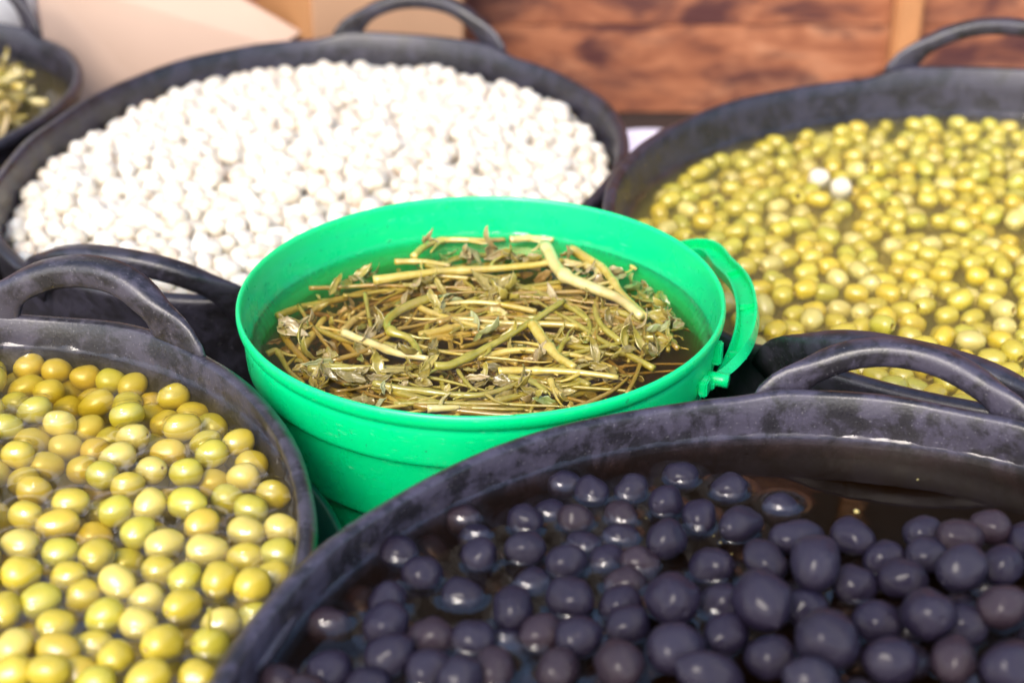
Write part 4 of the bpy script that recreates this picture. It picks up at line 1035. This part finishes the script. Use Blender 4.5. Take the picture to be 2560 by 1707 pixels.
for ci, (x, y, z, tone, n_) in enumerate(TUFTS):
    p = Vector((x, y, z))
    par = min(stems, key=lambda s: min((q - p).length for q in s[1]))[0]
    base = rnd.uniform(0, 6.28)
    for k in range(n_ + 1):
        r = random.Random(ci * 31 + k)
        tn = tone if r.random() < .7 else r.choice((1, 2, 3, 4))
        o = bpy.data.objects.new("leaf", leaf_of(r.randrange(16), tn)); col.objects.link(o)
        o.parent = par
        q = p + Vector((r.uniform(-.004, .004), r.uniform(-.004, .004), r.uniform(-.0022, .0008)))
        d = Vector((q.x - BC.x, q.y - BC.y, 0))
        if d.length > .122: q.x, q.y = BC.x + d.x / d.length * .122, BC.y + d.y / d.length * .122
        yaw = base + k * 1.9 + r.uniform(-.5, .5)
        if d.length > .105: yaw = math.atan2(-d.y, -d.x) + r.uniform(-1.2, 1.2)
        s = r.uniform(.8, 1.3)
        o.matrix_world = Matrix.Translation(q) @ Matrix.Rotation(yaw, 4, 'Z') @ Matrix.Rotation(r.uniform(-.25, .2), 4, 'Y') @ Matrix.Rotation(r.uniform(-1.0, 1.0), 4, 'X') @ Matrix.Scale(s, 4)
# tangle of leaves, rootlets and stalks deeper down
VV = []; FF = []; MI = []
def addmesh(v, f, mi):
    o_ = len(VV); VV.extend(v); FF.extend([[q + o_ for q in p] for p in f]); MI.extend([mi] * len(f))
r = random.Random(3)
for k in range(560):
    a = r.uniform(0, 6.283); d = .128 * math.sqrt(r.random())
    if k < 420:
        z = ZK - .0025 - abs(r.gauss(0, .009))
        me = LEAF[r.randrange(16)]
        M = Matrix.Translation((BC.x + d * .93 * math.cos(a), BC.y + d * .93 * math.sin(a), z)) @ Matrix.Rotation(r.uniform(0, 6.28), 4, 'Z') @ Matrix.Rotation(r.uniform(-.3, .3), 4, 'Y') @ Matrix.Rotation(r.uniform(0, 6.28), 4, 'X') @ Matrix.Scale(r.uniform(.7, 1.2), 4)
        addmesh([M @ q.co for q in me.vertices], [list(p.vertices) for p in me.polygons], r.choice((1, 2, 2, 4, 5, 2, 1)))
    else:                                            # long limp stalks lying round in the bucket
        z = ZK + r.choice((-.0015, -.003, -.005, -.008, -.012))
        rr = r.uniform(.0007, .0023); L = r.uniform(.05, .12)
        cx, cy_ = BC.x + d * .75 * math.cos(a), BC.y + d * .75 * math.sin(a)
        yaw = a + 1.571 + r.gauss(0, .45) if r.random() < .6 else r.gauss(.15, .4)
        bend = r.gauss(5, 6) * (1 if r.random() < .7 else -1); P = []
        for q in range(9):
            s_ = (q / 8 - .5) * L; an = yaw + bend * s_
            P.append((s_, an))
        x_, y_ = cx - L * .5 * math.cos(yaw), cy_ - L * .5 * math.sin(yaw); pth = []
        for q, (s_, an) in enumerate(P):
            e = Vector((x_ - BC.x, y_ - BC.y, 0)); lim = .129 - rr
            px, py = (BC.x + e.x / e.length * lim, BC.y + e.y / e.length * lim) if e.length > lim else (x_, y_)
            pth.append(Vector((px, py, z + .0016 * noise.noise(Vector((k * 3.3, q * .5, 0))))))
            x_ += L / 8 * math.cos(an); y_ += L / 8 * math.sin(an)
        pth = catmull(pth, 3)
        vv, ff = sweep(pth, lambda i, t: [(rr * (1.15 - .75 * t ** 2) * math.cos(q * 1.0472), rr * (1.15 - .75 * t ** 2) * math.sin(q * 1.0472)) for q in range(6)])
        addmesh(vv, ff, 6 + r.choice((3, 2, 2, 3, 2, 1)))
me = bpy.data.meshes.new("herb_tangle"); me.from_pydata([tuple(p) for p in VV], [], FF)
for m in M_LEAF + M_STEM: me.materials.append(m)
me.polygons.foreach_set("material_index", MI); me.update(); me = fixn(me)
tag(link("herb_tangle", me, None), "tangle of sunken leaves and thin stalks in the bucket's brine", "herbs", kind='stuff')
liquid("brine", (BC.x, BC.y), ZK, lambda t: np.full(np.shape(t), .1368), .1108 / .1368, M_BRINE['herb'], .0011, lo[:0], lines, "brown brine among the stems in the green bucket", wall_h=.0004, zfloor=FLOOR + .0095, grip=.0012, rings=((-.0335, .976), (-.0385, .963), (-.0795, .9325), (-.0845, .907)))

# flecks of flesh and skin afloat on the dark brine and stuck on the rubber
r = random.Random(11); VV = []; FF = []; MI = []
for k in range(18):
    a = r.uniform(.2, 2.9); d = r.uniform(.12, .245); rr = r.uniform(.0004, .0012) * (2 if k % 15 == 0 else 1)
    c0 = Vector((TB['c'][0] + d * math.cos(a), TB['c'][1] + d * math.sin(a), TB['zl'] + .0004)); m = 6; o_ = len(VV)
    for q in range(m):
        g_ = rr * r.uniform(.6, 1.2); VV.append(c0 + Vector((g_ * math.cos(q * 1.047), g_ * math.sin(q * 1.047), -.0003)))
    VV.append(c0 + Vector((0, 0, rr * .5)))
    for q in range(m): FF.append((o_ + q, o_ + (q + 1) % m, o_ + m))
    FF.append([o_ + q for q in range(m)][::-1])
tag(link("flecks", mesh("flecks", VV, FF), plain("fleck", (.50, .40, .14), .4)), "pale flecks floating on the dark brine", "flecks", kind='stuff')

V = []; F_ = []
edge_rows([(BC.x + .1366 * math.cos(a), BC.y + .1366 * math.sin(a), -math.cos(a), -math.sin(a)) for a in np.linspace(0, 2 * math.pi, 301)[:-1]], ZK, .0030, .0016, 1, V, F_)
edges("shiny rim of brine along the green bucket's wall", V, F_)

# ------------------------------------------------------------------ herb stems of the corner tub
TS = TUB['six']; c6 = Vector((TS['c'][0], TS['c'][1], TS['zl']))
VV = []; FF = []; MI = []
for k in range(760):
    a = r.uniform(0, 6.283); d = .178 * math.sqrt(r.random()); z = c6.z + r.gauss(.008, .006) + .016 * (1 - d / .17)
    if k % 6 == 0:
        me = LEAF[r.randrange(16)]
        M = Matrix.Translation((c6.x + d * .92 * math.cos(a), c6.y + d * .92 * math.sin(a), z)) @ Matrix.Rotation(r.uniform(0, 6.28), 4, 'Z') @ Matrix.Rotation(r.uniform(-.5, .5), 4, 'Y') @ Matrix.Scale(r.uniform(1, 1.8), 4)
        addmesh([M @ q.co for q in me.vertices], [list(p.vertices) for p in me.polygons], r.choice((1, 2, 4)))
    else:
        yaw = r.uniform(0, 6.28); L = r.uniform(.04, .09); rr = r.uniform(.002, .004); d *= .72
        c0 = Vector((c6.x + d * math.cos(a), c6.y + d * math.sin(a), z)); dr = Vector((math.cos(yaw), math.sin(yaw), r.uniform(-.1, .1))) * L
        vv, ff = sweep(catmull([c0 - dr * .5, c0 + Vector((-dr.y, dr.x, 0)) * r.uniform(-.25, .25), c0 + dr * .5], 5), lambda i, t: [(rr * math.cos(q * 1.0472), rr * math.sin(q * 1.0472)) for q in range(6)])
        addmesh(vv, ff, 6 + r.choice((0, 0, 1, 1, 2)))
me = bpy.data.meshes.new("herb_heap"); me.from_pydata([tuple(p) for p in VV], [], FF)
for m in M_LEAF + M_STEM: me.materials.append(m)
me.polygons.foreach_set("material_index", MI); me.update()
tag(link("herb_heap", me, None), "heap of yellow pickled stems in the corner tub at the top left", "herbs", kind='stuff')
liquid("brine", TS['c'], TS['zl'], rf('six'), frf('six'), M_BRINE['six'], .004, lo[:0], [], "brine around the yellow stems in the corner tub")
